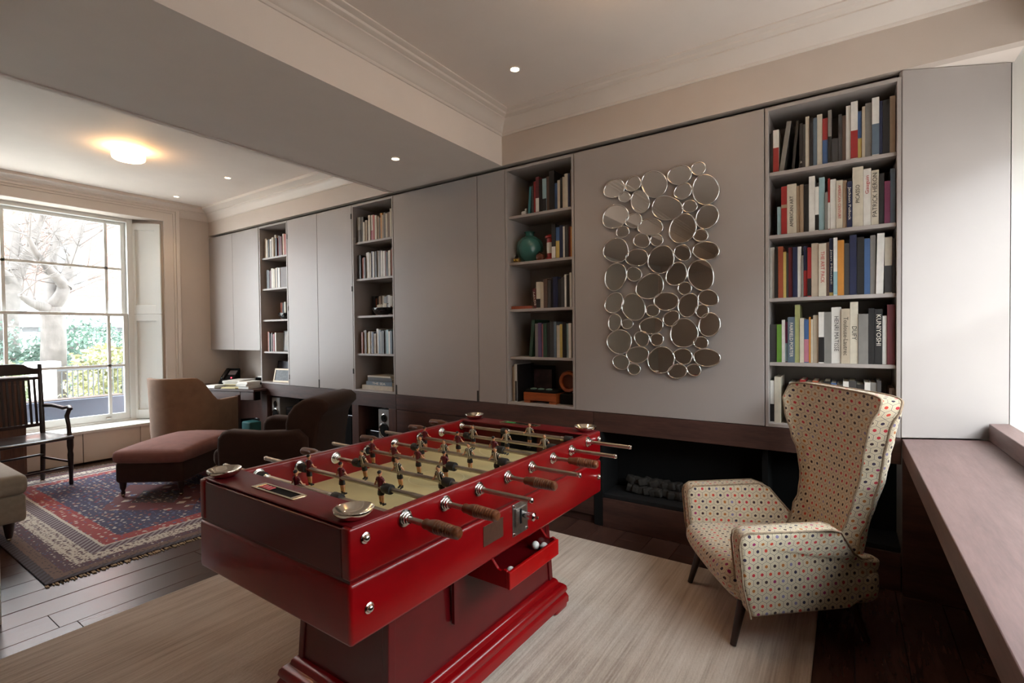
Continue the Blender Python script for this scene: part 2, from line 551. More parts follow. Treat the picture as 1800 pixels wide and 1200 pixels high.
# ------------------------------------------------------------------ deep window on the right (only its far reveal is in the picture)
w2 = struct(link('window_2', None))
f2 = MB().box(1.02, 1.10, WR0, WR0 + 0.06, 0.80, 2.64).box(1.02, 1.10, 3.31, 3.37, 0.80, 2.64).box(1.00, 1.12, WR0 + 0.06, 3.31, 2.38, 2.64).box(1.02, 1.12, WR0 + 0.06, 3.31, 0.80, 0.86)  # deep solid head is added out of view to cut light on the splayed panel
wy = [WR0 + 0.06 + (3.25 - WR0) * k / 3 for k in range(4)]
f2.build('window_frame', M_white, w2, bevel=0.004)
for y in wy[1:3]: MB().box(1.03, 1.09, y - 0.02, y + 0.02, 0.86, 2.38).build('mullion', M_white, w2, bevel=0.003)
MB().box(1.03, 1.09, wy[0], wy[3], 1.62, 1.655).build('meeting_rail', M_white, w2, bevel=0.003)
for a, b in zip(wy, wy[1:]):
    for z0, z1 in ((0.86, 1.62), (1.655, 2.38)):
        MB().box(1.058, 1.062, a + 0.02, b - 0.02, z0, z1).build('pane', M_glass, w2)

# ================================================================== fitted cupboards along the long wall
def panel_door(parent, x0, x1, z0, z1, name='door', y0=YW, th=0.022):
    return MB().box(x0, x1, y0, y0 + th, z0, z1).build(name, M_cab, parent, bevel=0.0015, bseg=1)
def pull(parent, x, z=ZB + 0.005):
    return tag(MB().box(x - 0.008, x + 0.008, YW - 0.002, YW + 0.004, z, z + 0.085).build('finger_pull', M_gap, parent), 'dark finger slot')
GT = 0.018   # shadow gap on top
# cupboard over the desk
cb = thing('wall_cupboard', 'grey wall cupboard hanging above the corner desk', 'cupboard')
MB().box(XL + 0.004, -5.645, YW + 0.024, 3.495, 1.163, ZT - GT).build('carcass', M_cab, cb)
for a, b in ((XL + 0.004, -6.23), (-6.227, -5.645)): panel_door(cb, a, b, 1.158, ZT - GT)
# tall double cupboard between the two left bookcases
cb = thing('cupboard', 'grey cupboard with two tall flush doors, above the speakers', 'cupboard')
MB().box(-5.062, -3.985, YW + 0.024, 3.495, ZB + 0.004, ZT - GT).build('carcass', M_gap, cb)
a = panel_door(cb, -5.064, -4.537, ZB + 0.004, ZT - GT); b = panel_door(cb, -4.533, -3.983, ZB + 0.004, ZT - GT)
pull(b, -4.535)
for z in (0.95, 1.75, 2.45): tag(MB().box(-3.992, -3.978, YW - 0.004, YW, z, z + 0.05).build('hinge', M_gap, b), 'small dark hinge')
for z in (0.85, 1.60, 2.38): tag(MB().box(-5.068, -5.060, YW - 0.004, YW, z, z + 0.05).build('hinge', M_gap, a), 'small dark hinge')
cb = thing('cupboard', 'wide grey flush cupboard door under the ceiling beam', 'cupboard')
MB().box(-3.40, -2.446, YW + 0.024, 3.495, ZB + 0.004, ZT - GT).build('carcass', M_gap, cb)
a = panel_door(cb, -3.402, -2.445, ZB + 0.004, ZT - GT); pull(a, -3.390); pull(a, -2.456)
cb = thing('cupboard', 'narrow grey cupboard panel left of the bookcase with the green glass vase', 'cupboard')
MB().box(-2.438, -2.178, YW + 0.024, 3.495, ZB + 0.004, ZT - GT).build('carcass', M_gap, cb)
panel_door(cb, -2.440, -2.176, ZB + 0.004, ZT - GT)
cb = thing('chimney_panel', 'wide smooth grey wall panel carrying the pebble mirror', 'wall panel')
MB().box(-1.58, -0.39, YW + 0.03, 3.495, ZB + 0.004, ZT - GT).build('carcass', M_gap, cb)
MB().box(-1.583, -0.388, YW, YW + 0.028, ZB + 0.004, ZT - GT).build('panel', M_cab, cb, bevel=0.0015, bseg=1)
# splayed panel at the right end
cb = thing('splayed_panel', 'plain grey angled panel at the right end, above the oak bench', 'wall panel', (0.226, YW, 0), math.atan2(0.215, 0.434))
Lp = math.hypot(0.434, 0.215)
MB().box(0.004, Lp, 0.0, 0.026, ZB + 0.004, ZT + 0.012).build('panel', M_cab, cb, bevel=0.0015, bseg=1)
MB().box(0.20, Lp, 0.028, 0.06, ZB + 0.004, ZT).build('carcass', M_gap, cb)

SH = (2.222, 1.868, 1.512, 1.148)    # undersides are a board lower
def bookcase(label, x0, x1):
    t = thing('bookcase', label, 'bookcase', (x0, YW, 0))
    w = x1 - x0; e = 0.018; D = 0.34
    MB().box(0.001, e, 0, D, ZB + 0.003, ZT - GT).build('side_panel', M_cab, t, bevel=0.001, bseg=1)
    MB().box(w - e, w - 0.001, 0, D, ZB + 0.003, ZT - GT).build('side_panel', M_cab, t, bevel=0.001, bseg=1)
    MB().box(e, w - e, 0, D, ZT - GT - 0.02, ZT - GT).build('top_panel', M_cab, t)
    MB().box(e, w - e, 0, D, ZB + 0.003, ZB + 0.022).build('bottom_panel', M_cab, t, bevel=0.001, bseg=1)
    MB().box(e, w - e, D - 0.012, D, ZB + 0.022, ZT - GT - 0.02).build('back_panel', M_cabin, t)
    for z in SH:
        MB().box(e + 0.0005, w - e - 0.0005, 0.022, D - 0.013, z - 0.02, z).build('shelf', M_cab, t, bevel=0.001, bseg=1)
    return t
BC = {'A': (-5.632, -5.070), 'B': (-3.979, -3.406), 'C': (-2.172, -1.587), 'D': (-0.384, 0.226)}
bookcase('tall grey open bookcase nearest the desk', *BC['A'])
bookcase('tall grey open bookcase behind the brown armchair', *BC['B'])
bookcase('tall grey open bookcase left of the pebble mirror', *BC['C'])
bookcase('tall grey open bookcase right of the pebble mirror, fullest with books', *BC['D'])

# ------------------------------------------------------------------ oak base under the cupboards
bs = thing('media_unit', 'low oak media unit with open bays for speakers', 'cabinet')
MB().box(-5.632, -3.402, YW, 3.49, 0.648, ZB).build('top', M_oak, bs, bevel=0.002)
MB().box(-5.632, -5.52, YW, 3.49, 0.1, 0.647).build('upright', M_oakZ, bs, bevel=0.002)
MB().box(-4.03, -3.935, YW + 0.01, 3.49, 0.1, 0.647).build('upright', M_oakZ, bs, bevel=0.002)
MB().box(-3.50, -3.402, YW, 3.49, 0.1, 0.647).build('upright', M_oakZ, bs, bevel=0.002)
MB().box(-5.632, -3.402, YW + 0.01, 3.49, 0.001, 0.099).build('plinth', M_oak, bs)
MB().box(-5.52, -3.5, 3.46, 3.485, 0.1, 0.647).build('back_panel', M_black, bs)
bs = thing('base_cupboard', 'closed dark oak base cupboard behind the football table', 'cabinet')
MB().box(-3.398, -1.452, YW, 3.49, 0.648, ZB).build('top', M_oak, bs, bevel=0.002)
MB().box(-3.398, -1.452, YW + 0.03, 3.49, 0.001, 0.647).build('carcass', M_oak, bs)
for a, b in ((-3.398, -2.430), (-2.426, -1.452)): MB().box(a, b, YW + 0.004, YW + 0.028, 0.06, 0.644).build('door', M_oak, bs, bevel=0.002)
bs = thing('fireplace', 'long low black fireplace set in dark oak', 'fireplace')
MB().box(-1.448, 0.228, YW, 3.49, 0.648, ZB).build('mantel_board', M_oak, bs, bevel=0.002)
MB().box(-1.448, -1.385, YW, 3.49, 0.001, 0.647).build('upright', M_black, bs)
MB().box(-1.385, 0.228, YW, 3.49, 0.001, 0.195).build('hearth', M_oak, bs, bevel=0.002)
MB().box(-1.385, 0.228, YW + 0.012, 3.40, 0.196, 0.222).build('hearth_slab', mat('black_slate', (0.014, 0.014, 0.015), 0.8, spec=0.2), bs, bevel=0.002)
MB().box(-0.405, -0.375, YW + 0.03, 3.40, 0.223, 0.647).build('upright', M_black, bs)
MB().box(-1.385, 0.228, 3.42, 3.485, 0.196, 0.647).build('fire_back', M_black, bs)
rr = random.Random(5)
M_coal = mat('ceramic_coal', lin((58, 55, 52)), 0.95, spec=0.1, var=0.25, vscale=30)
for i in range(22):
    cx = -1.24 + 0.40 * (i % 11) / 10 + rr.uniform(-.01, .01); lay = i // 11
    m = MB().soft(-0.034, 0.034, -0.03, 0.03, -0.026, 0.026, 0.012, 2, fn=None)
    tag(m.build('coal_block', M_coal, bs, (cx, 3.30 + rr.uniform(-.01, .01) + lay * 0.02, 0.250 + lay * 0.05), (rr.uniform(-.3, .3), rr.uniform(-.3, .3), rr.uniform(-.5, .5)), smooth=50), 'pale ceramic coal')

# ------------------------------------------------------------------ oak bench along the right hand window
bn = thing('oak_bench', 'long thick oak bench top running under the right window', 'bench', (0, 0, 0))
m = MB()
m.prism([(0.231, -1.0), (0.655, -1.0), (0.655, 3.348), (0.585, 3.314), (0.231, 3.142)], 'Z', 0.69, ZB)
m.build('bench_top', M_oakY, bn, bevel=0.003)
MB().prism([(0.578, -1.0), (0.659, -1.0), (0.659, 3.352), (0.578, 3.310)], 'Z', ZB + 0.0005, 0.862).build('upstand', M_oakY, bn, bevel=0.003)
MB().box(0.635, 0.655, -1.0, 3.10, 0.001, 0.689).build('kneehole_back', M_oak, bn)
MB().box(0.232, 0.634, 3.12, 3.142, 0.001, 0.689).build('end_panel', M_oak, bn)

# ================================================================== table football
M_red = mat('red_lacquer', lin((128, 3, 9)), 0.28, spec=0.35, var=0.16, vscale=9, coat=0.25, stretch=(1, 0.35, 1))
M_redtop = mat('red_lacquer_worn', lin((104, 12, 20)), 0.45, spec=0.25, var=0.14, vscale=9, coat=0.1)
M_reddark = mat('maroon_lacquer', lin((86, 5, 11)), 0.3, spec=0.35, var=0.12, vscale=9, coat=0.25)
M_steel = mat('rod_steel', (0.48, 0.43, 0.37), 0.3, 1.0, var=0.1, vscale=40)
M_brass = mat('aged_brass', (0.60, 0.50, 0.34), 0.25, 1.0, var=0.15, vscale=30)
M_dish = mat('dish_nickel', (0.86, 0.82, 0.72), 0.13, 1.0, var=0.08, vscale=30)
M_grip = wood('grip_wood', lin((70, 36, 20)), lin((118, 66, 38)), 0.3, 14, 'X', coat=0.5)
M_rubber = mat('black_rubber', (0.018, 0.018, 0.018), 0.55)
M_field = mat('printed_pitch', lin((214, 202, 150)), 0.5, var=0.10, vscale=5)
M_line = mat('pitch_line', lin((232, 224, 184)), 0.5)
M_skin = mat('figure_skin', lin((206, 146, 106)), 0.4)
M_maroon = mat('figure_maroon', lin((96, 18, 30)), 0.4)
M_figblack = mat('figure_black', lin((28, 26, 28)), 0.4)
M_hairb = mat('figure_hair', lin((60, 40, 24)), 0.5)
M_sock = mat('figure_sock', lin((196, 140, 84)), 0.5)
def stripe_mat():
    m = bpy.data.materials.new('figure_stripes'); m.use_nodes = True
    t = NT(m)
    sx = t.new('ShaderNodeSeparateXYZ'); t.link(t.coord('Object'), sx.inputs[0])
    f = t.math('GREATER_THAN', t.math('FRACT', t.math('MULTIPLY', sx.outputs[0], 130.0)), 0.5)
    t.link(t.mix(f, lin((226, 214, 186)), lin((24, 22, 22))), t.bsdf.inputs['Base Color'])
    t.bsdf.inputs['Roughness'].default_value = 0.4
    return m
M_stripe = stripe_mat()

ft = thing('football_table', 'large glossy red wooden table football game with rods and players', 'game table', (-1.4017, 1.5145, 0), math.radians(-0.9))
HX, HY, Z0, ZM, Z1 = 0.40, 0.73, 0.553, 0.716, 0.850
m = MB().box(-HX, HX, -HY, HY, Z0, ZM - 0.004)
m.build('lower_case', M_red, ft, bevel=0.012, bseg=3, smooth=40)
MB().box(-HX + 0.006, HX - 0.006, -HY + 0.006, HY - 0.006, ZM - 0.005, ZM + 0.003).build('moulding', M_reddark, ft)
MB().box(HX - 0.036, HX - 0.002, -HY + 0.002, HY - 0.002, ZM + 0.002, Z1).build('side_rail', M_red, ft, bevel=0.007, bseg=3, smooth=40)
MB().box(-HX + 0.002, -HX + 0.036, -HY + 0.002, HY - 0.002, ZM + 0.002, Z1).build('side_rail', M_red, ft, bevel=0.007, bseg=3, smooth=40)
for s in (-1, 1):
    a, b = sorted((s * 0.605, s * (HY - 0.004)))
    MB().box(-HX + 0.0365, HX - 0.0365, a, b, ZM + 0.002, Z1 - 0.006).build('end_block', M_reddark, ft, bevel=0.004)
    e = MB().box(-HX + 0.004, HX - 0.004, *sorted((s * 0.597, s * (HY - 0.012))), Z1 - 0.0055, Z1 + 0.003)
    e.build('end_board', M_redtop, ft, bevel=0.005, bseg=3, smooth=40)
    # goal mouth, a dark recess framed in the end wall
    a, b = sorted((s * 0.6045, s * 0.600))
    MB().box(-0.11, 0.11, a, b, 0.737, 0.812).build('goal_mouth', M_black, ft)
    MB().box(-0.125, 0.125, *sorted((s * 0.603, s * 0.585)), 0.812, 0.82).build('goal_bar', M_redtop, ft, bevel=0.003)
MB().box(-HX + 0.0365, HX - 0.0365, -0.6045, 0.6045, 0.722, 0.735).build('pitch', M_field, ft)
def ring(mb, cx, cy, r, w, z, a0=0, a1=2 * PI, n=40):
    P = []
    for i in range(n + 1):
        t = a0 + (a1 - a0) * i / n
        P.append((mb.vert((cx + (r - w) * math.cos(t), cy + (r - w) * math.sin(t), z)), mb.vert((cx + r * math.cos(t), cy + r * math.sin(t), z))))
    for (a, b), (c, d) in zip(P, P[1:]): mb.face((a, b, d, c))
def pline(mb): return mb.build('pitch_line', M_line, ft)
ln = MB(); ring(ln, 0, 0, 0.115, 0.004, 0.7358); pline(ln)
pline(MB().box(-0.36, 0.36, -0.002, 0.002, 0.7352, 0.7357))
for s in (-1, 1):
    ln = MB(); ring(ln, 0, s * 0.60, 0.20, 0.004, 0.7358, (PI if s > 0 else 0), (2 * PI if s > 0 else PI)); pline(ln)
    pline(MB().box(-0.25, 0.25, *sorted((s * 0.405, s * 0.409)), 0.7352, 0.7357))
    for q in (-0.25, 0.25): pline(MB().box(q - 0.002, q + 0.002, *sorted((s * 0.6, s * 0.405)), 0.7352, 0.7357))
# corner dishes
dish = MB().lathe([(0.0, 0.0), (0.032, 0.0), (0.041, 0.006), (0.050, 0.015), (0.0535, 0.022), (0.0525, 0.0255), (0.048, 0.0235), (0.038, 0.014), (0.024, 0.0075), (0.010, 0.0055), (0.0, 0.005)], 28).mesh('dish', M_dish, smooth=50)
for sx in (-1, 1):
    for sy in (-1, 1): link('corner_dish', dish, ft, (sx * 0.345, sy * 0.672, Z1 + 0.0032))
# score counters on the end boards
for s, c in ((-1, lin((190, 20, 24))), (1, lin((30, 150, 70)))):
    p = MB()
    cy0 = s * 0.662
    for q in (-0.024, 0.017): p.box(-0.145, 0.085, cy0 + q, cy0 + q + 0.007, Z1 + 0.0032, Z1 + 0.0062)
    for q in (-0.145, 0.065): p.box(q, q + 0.02, cy0 - 0.017, cy0 + 0.017, Z1 + 0.0032, Z1 + 0.0062)
    cnt = p.build('score_counter', M_brass, ft, bevel=0.0008, bseg=1)
    MB().box(-0.125, 0.065, cy0 - 0.0168, cy0 + 0.0168, Z1 + 0.0032, Z1 + 0.0042).build('counter_slot', M_black, cnt)
    bead = mat('counter_bead_red' if s < 0 else 'counter_bead_green', c, 0.3)
    for k in range(3):
        MB().box(-0.118 + 0.02 * k, -0.102 + 0.02 * k, cy0 - 0.012, cy0 + 0.012, Z1 + 0.0043, Z1 + 0.0075).build('counter_bead', bead, cnt, bevel=0.002)

# bolts, plates
MX = Matrix.Rotation(PI / 2, 4, 'Y')
boltm = MB().lathe([(0.0135, 0), (0.0145, 0.003), (0.0105, 0.005), (0.0095, 0.010), (0.005, 0.013), (0, 0.0138)], 16, MX, cap=False).mesh('bolt', M_chrome, smooth=45)
for y, z in ((-0.680, 0.815), (-0.672, 0.632), (0.700, 0.815), (0.697, 0.634)):
    link('bolt', boltm, ft, (HX - 0.0008, y, z))
    link('bolt', boltm, ft, (-HX + 0.0008, y, z), (0, 0, PI))
tag(MB().box(HX - 0.0005, HX + 0.002, -0.200, -0.088, 0.616, 0.684).build('name_plate', mat('dull_bronze_plate', lin((104, 72, 58)), 0.4, 0.6, var=0.1, vscale=60), ft, bevel=0.0006), 'dull bronze plate')
cm = MB().box(HX - 0.0005, HX + 0.003, -0.030, 0.068, 0.590, 0.708)
cm.box(HX + 0.003, HX + 0.010, -0.018, 0.050, 0.625, 0.690)
coin = cm.build('coin_mechanism', mat('worn_nickel', (0.42, 0.41, 0.40), 0.3, 1.0, var=0.2, vscale=40), ft, bevel=0.0015)
for y, z in ((-0.022, 0.700), (0.060, 0.700), (-0.022, 0.598), (0.060, 0.598), (0.060, 0.650)):
    MB().lathe([(0.0055, 0), (0.005, 0.003), (0, 0.0045)], 10, MX).build('screw', M_chrome, coin, (HX + 0.0032, y, z), smooth=45)
MB().box(HX + 0.010, HX + 0.013, 0.006, 0.014, 0.632, 0.684).build('coin_slot', M_black, coin)
MB().lathe([(0.013, 0), (0.013, 0.03), (0.0155, 0.032), (0.0155, 0.045), (0.006, 0.05), (0.006, 0.062), (0, 0.064)], 14, MX).build('push_knob', M_chrome, coin, (HX + 0.010, 0.030, 0.658), smooth=40)

# players: one mesh for each shirt
def player_mesh(name, shirt, hair):
    p = MB()
    p.cur = 0
    # torso
    secs = [(-0.012, 0.0105, 0.0085), (0.004, 0.0100, 0.0080), (0.020, 0.0125, 0.0085), (0.031, 0.0140, 0.0085), (0.036, 0.0090, 0.0065)]
    R = []
    for z, a, b in secs: R.append([p.vert((a * math.cos(2 * PI * k / 10), b * math.sin(2 * PI * k / 10), z)) for k in range(10)])
    for A, B in zip(R, R[1:]):
        for k in range(10): p.face((A[k], A[(k + 1) % 10], B[(k + 1) % 10], B[k]))
    p.face(R[-1]); p.face(R[0][::-1])
    for s in (-1, 1): p.tube([(s * 0.012, 0, 0.031), (s * 0.018, 0.001, 0.022)], [0.0048, 0.0045], 7)
    p.cur = 1  # skin
    p.tube([(0, 0, 0.033), (0, 0.0005, 0.042)], 0.0038, 7)
    p.ball((0, 0.001, 0.0475), 0.0078, 10, 8, (0.9, 1, 1.15))
    p.tube([(0.018, 0.001, 0.022), (0.022, 0.006, 0.010), (0.027, 0.014, 0.006)], [0.0036, 0.003, 0.0028], 6)
    p.tube([(-0.018, 0.001, 0.022), (-0.022, -0.004, 0.009), (-0.024, -0.004, -0.004)], [0.0036, 0.003, 0.0028], 6)
    for s in (-1, 1): p.tube([(s * 0.0058, 0, -0.022), (s * 0.0065, 0.001, -0.036)], [0.0056, 0.0047], 7)
    p.cur = 4  # socks
    p.tube([(0.0065, 0.001, -0.035), (0.0075, 0.000, -0.054)], [0.0047, 0.0038], 7)
    p.tube([(-0.0065, 0.001, -0.035), (-0.0075, 0.003, -0.054)], [0.0047, 0.0038], 7)
    p.cur = 2  # shorts and boots
    R = []
    for z, a, b in [(-0.010, 0.0112, 0.0090), (-0.018, 0.0130, 0.0098), (-0.026, 0.0135, 0.0100)]: R.append([p.vert((a * math.cos(2 * PI * k / 10), b * math.sin(2 * PI * k / 10), z)) for k in range(10)])
    for A, B in zip(R, R[1:]):
        for k in range(10): p.face((A[k], A[(k + 1) % 10], B[(k + 1) % 10], B[k]))
    p.face(R[-1]); p.face(R[0][::-1])
    p.tube([(0.0075, -0.001, -0.052), (0.0078, 0.001, -0.060), (0.0078, 0.011, -0.061)], [0.0044, 0.0044, 0.0032], 7)
    p.tube([(-0.0075, 0.002, -0.052), (-0.0078, 0.004, -0.060), (-0.0078, 0.014, -0.061)], [0.0044, 0.0044, 0.0032], 7)
    p.cur = 3  # hair
    p.ball((0, -0.0012, 0.0512), 0.0076, 10, 6, (0.98, 1.02, 0.85))
    return p.mesh(name, [shirt, M_skin, M_figblack, hair, M_sock], smooth=60)
PM = player_mesh('player', M_maroon, M_figblack)
PS = player_mesh('player', M_stripe, M_hairb)

RY = (-0.546, -0.384, -0.221, -0.058, 0.100, 0.262, 0.421, 0.584)
PX = ([-0.118], [-0.299, -0.10, 0.109], [-0.183, 0.02, 0.23], [-0.328, -0.189, -0.046, 0.101], [-0.186, -0.044, 0.094, 0.233], [-0.325, -0.11, 0.10], [-0.149, 0.057, 0.268], [0.081])
TEAM = 'mmsmsmss'
TILT = (0.06, 0.05, -0.22, 0.08, -0.12, 0.05, -0.06, 0.02)
bear = MB().lathe([(0.0235, 0.0), (0.0235, 0.004), (0.018, 0.005), (0.018, 0.010), (0.0145, 0.011), (0.0145, 0.017), (0.011, 0.018), (0.011, 0.024), (0.0085, 0.024)], 18, MX, cap=False).mesh('bearing', M_chrome, smooth=40)
bump = MB().lathe([(0.008, -0.019), (0.0155, -0.019), (0.017, -0.016), (0.017, 0.016), (0.0155, 0.019), (0.008, 0.019)], 14, MX, cap=False).mesh('bumper', M_rubber, smooth=40)
coll = MB().lathe([(0.008, -0.008), (0.0125, -0.008), (0.0125, 0.008), (0.008, 0.008)], 14, MX, cap=False).mesh('collar', M_chrome, smooth=40)
gp = [(0.006, 0.0), (0.013, 0.002), (0.0145, 0.008), (0.0130, 0.014), (0.0155, 0.024), (0.0178, 0.036)]
for i in range(8):
    z = 0.042 + i * 0.0085; r = 0.0182 - 0.0003 * i
    gp += [(r, z), (r + 0.0006, z + 0.003), (r + 0.0004, z + 0.0055), (r - 0.0012, z + 0.0075)]
gp += [(0.0165, 0.113), (0.0155, 0.120), (0.011, 0.125), (0, 0.1265)]
grip = MB().lathe(gp, 18, MX).mesh('handle', M_grip, smooth=40)
tipm = MB().lathe([(0.0088, 0.0), (0.0095, 0.004), (0.0085, 0.010), (0.004, 0.0125), (0, 0.013)], 12, MX).mesh('rod_tip', M_chrome, smooth=40)
ZR = 0.8175
for i, y in enumerate(RY):
    front = TEAM[i] == 'm'
    zr = ZR + (0.006 if i in (0, 7) else 0.0)
    xa, xb = (-0.60, 0.50) if front else (-0.50, 0.60)
    rod = MB().tube([(xa, 0, 0), (xb, 0, 0)], 0.0082, 12).build('rod', M_steel, ft, (0, y, zr), smooth=50)
    if front:
        link('handle', grip, rod, (0.475, 0, 0)); link('rod_tip', tipm, rod, (-0.60, 0, 0), (0, 0, PI))
    else:
        link('handle', grip, rod, (-0.475, 0, 0), (0, 0, PI)); link('rod_tip', tipm, rod, (0.60, 0, 0))
    for s in (1, -1):
        link('bearing', bear, rod, (s * (HX - 0.0015), 0, 0), (0, 0, 0 if s > 0 else PI))
        link('bearing', bear, rod, (s * (HX - 0.0365), 0, 0), (0, 0, PI if s > 0 else 0))
    rp = random.Random(i)
    for k, px in enumerate(PX[i]):
        o = link('player', PM if front else PS, rod, (px, 0, 0), (TILT[i] + rp.uniform(-.02, .02), 0, 0 if front else PI))
        o['label'] = 'figure in a maroon shirt' if front else 'figure in a black and white striped shirt'
    if i in (0, 7):
        for bx in (-0.335, 0.10) if i == 0 else (-0.07, 0.30):
            link('bumper', bump, rod, (bx, 0, 0)); link('collar', coll, rod, (bx + (0.03 if bx < 0 else -0.03), 0, 0))
        MB().tube([(-0.28 if i == 0 else -0.04, 0, 0), (0.07 if i == 0 else 0.27, 0, 0)], 0.0105, 12).build('sleeve', M_steel, rod, smooth=50)
    else:
        link('bumper', bump, rod, (PX[i][0] - 0.036, 0, 0)); link('bumper', bump, rod, (PX[i][-1] + 0.036, 0, 0))

# base: waisted pedestal with corner posts and a moulded plinth
BXC, BYC = -0.01, 0.035
def frust(hx0, hy0, z0, hx1, hy1, z1):
    return MB().hexa([(BXC - hx0, BYC - hy0, z0), (BXC + hx0, BYC - hy0, z0), (BXC + hx0, BYC + hy0, z0), (BXC - hx0, BYC + hy0, z0),
                      (BXC - hx1, BYC - hy1, z1), (BXC + hx1, BYC - hy1, z1), (BXC + hx1, BYC + hy1, z1), (BXC - hx1, BYC + hy1, z1)])
frust(0.238, 0.502, 0.135, 0.222, 0.478, Z0 - 0.0005).build('pedestal', M_reddark, ft, bevel=0.004)
for sx in (-1, 1):
    for sy in (-1, 1):
        cx0, cy0, cx1, cy1 = sx * 0.240, sy * 0.504, sx * 0.224, sy * 0.480
        w = 0.026
        P = []
        for (cx, cy, z) in ((cx0, cy0, 0.135), (cx1, cy1, Z0 - 0.0005)):
            x0, x1 = sorted((cx, cx - sx * w)); y0, y1 = sorted((cy, cy - sy * w))
            x0, x1 = (x0, x1 + 0.004) if sx > 0 else (x0 - 0.004, x1)
            y0, y1 = (y0, y1 + 0.004) if sy > 0 else (y0 - 0.004, y1)
            P += [(BXC + x0, BYC + y0, z), (BXC + x1, BYC + y0, z), (BXC + x1, BYC + y1, z), (BXC + x0, BYC + y1, z)]
        MB().hexa(P).build('corner_post', M_reddark, ft, bevel=0.003)
pr = [(0.238, 0.160), (0.250, 0.158), (0.258, 0.148), (0.262, 0.134), (0.276, 0.130), (0.288, 0.118), (0.292, 0.100), (0.286, 0.088), (0.290, 0.080), (0.296, 0.066), (0.296, 0.042)]
pl = MB(); rings = []
for r, z in pr:
    hx, hy = r, r + 0.266
    rings.append([pl.vert((BXC + a * hx, BYC + b * hy, z)) for a, b in ((-1, -1), (1, -1), (1, 1), (-1, 1))])
for A_, B_ in zip(rings, rings[1:]):
    for k in range(4): pl.face((A_[k], A_[(k + 1) % 4], B_[(k + 1) % 4], B_[k]))
pl.face(rings[0]); pl.face(rings[-1][::-1])
pl.build('plinth', M_red, ft, smooth=50)
for sx in (-1, 1):
    for sy in (-1, 1):
        MB().soft(BXC + sx * 0.256 - 0.038, BXC + sx * 0.256 + 0.038, BYC + sy * 0.505 - 0.055, BYC + sy * 0.505 + 0.055, 0.0135, 0.055, 0.016, 2).build('foot', M_red, ft, smooth=60)
# ball drawer
dr = link('drawer', None, ft, (0.19, 0.08, 0.0))
dh = 0.172
MB().box(0.228, 0.241, -dh, dh, 0.432, 0.494).build('drawer_front', mat('red_lacquer_bright', lin((156, 6, 9)), 0.3, spec=0.35, var=0.14, vscale=12, coat=0.25), dr, bevel=0.003)
sidep = [(-0.06, 0.434), (0.2285, 0.434), (0.2285, 0.496), (0.214, 0.500), (0.204, 0.492), (0.188, 0.494), (0.168, 0.516), (0.148, 0.536), (0.12, 0.545), (-0.06, 0.545)]
for s in (-1, 1):
    MB().prism([(a, b) for a, b in sidep], 'Y', *sorted((s * dh, s * (dh - 0.012)))).build('drawer_side', M_red, dr, bevel=0.0015, bseg=1)
MB().box(-0.06, 0.2285, -dh + 0.012, dh - 0.012, 0.434, 0.442).build('drawer_bottom', M_reddark, dr)
tag(MB().box(0.040, 0.053, -dh - 0.08, -dh - 0.055, 0.29, 0.53).build('bracket', M_reddark, dr), 'dark vertical strip beside the drawer')
M_ball = mat('white_ball', lin((236, 232, 224)), 0.35)
ballm = MB().ball((0, 0, 0), 0.0165, 16, 10).mesh('ball', M_ball, smooth=180)
for i, (bx, by, lb) in enumerate(((0.150, 0.140, 'large white ball at the far end of the red drawer'), (0.196, -0.135, 'white ball nearest the front corner of the open red drawer'), (0.192, -0.098, 'second white ball beside the drawer front'), (0.185, 0.150, 'white ball tucked against the drawer side, right end'))):
    c, s_ = math.cos(math.radians(-0.9)), math.sin(math.radians(-0.9))
    lx, ly = 0.19 + bx, 0.08 + by
    tag(link('ball', ballm, None, (-1.4017 + lx * c - ly * s_, 1.5145 + lx * s_ + ly * c, 0.4587)), lb, 'ball', 'footballs in the drawer')

# ================================================================== rugs
def rug_beige():
    m = bpy.data.materials.new('beige_loom_rug'); m.use_nodes = True
    t = NT(m); v = t.coord('Object')
    st = t.noise(t.mapping(v, scale=(26, 0.9, 1)), 1.0, 4, 0.65)
    st2 = t.noise(t.mapping(v, scale=(110, 3.0, 1)), 1.0, 2)
    bl = t.noise(t.mapping(v, scale=(1.6, 1.6, 1)), 1.0, 3)
    f = t.math('ADD', t.math('MULTIPLY', st, 0.40), t.math('ADD', t.math('MULTIPLY', st2, 0.2), t.math('MULTIPLY', bl, 0.40)))
    c = t.ramp(f, [(0.36, lin((140, 120, 104))), (0.5, lin((188, 172, 156))), (0.66, lin((216, 204, 192)))])
    t.link(c, t.bsdf.inputs['Base Color'])
    t.bsdf.inputs['Roughness'].default_value = 0.85
    t.bsdf.inputs['Sheen Weight'].default_value = 0.3
    t.bump(t.noise(t.mapping(v, scale=(170, 40, 40)), 1.0, 2), 0.5, 0.006)
    return m
RX0, RX1, RY0, RY1 = -2.886, -0.110, -1.45, 2.864
tag(MB().box(-(RX1 - RX0) / 2, (RX1 - RX0) / 2, -(RY1 - RY0) / 2, (RY1 - RY0) / 2, 0, 0.0125).build('rug', rug_beige(), None, ((RX0 + RX1) / 2, (RY0 + RY1) / 2, 0.0005), bevel=0.004), 'large pale beige streaked rug under the football table', 'rug')

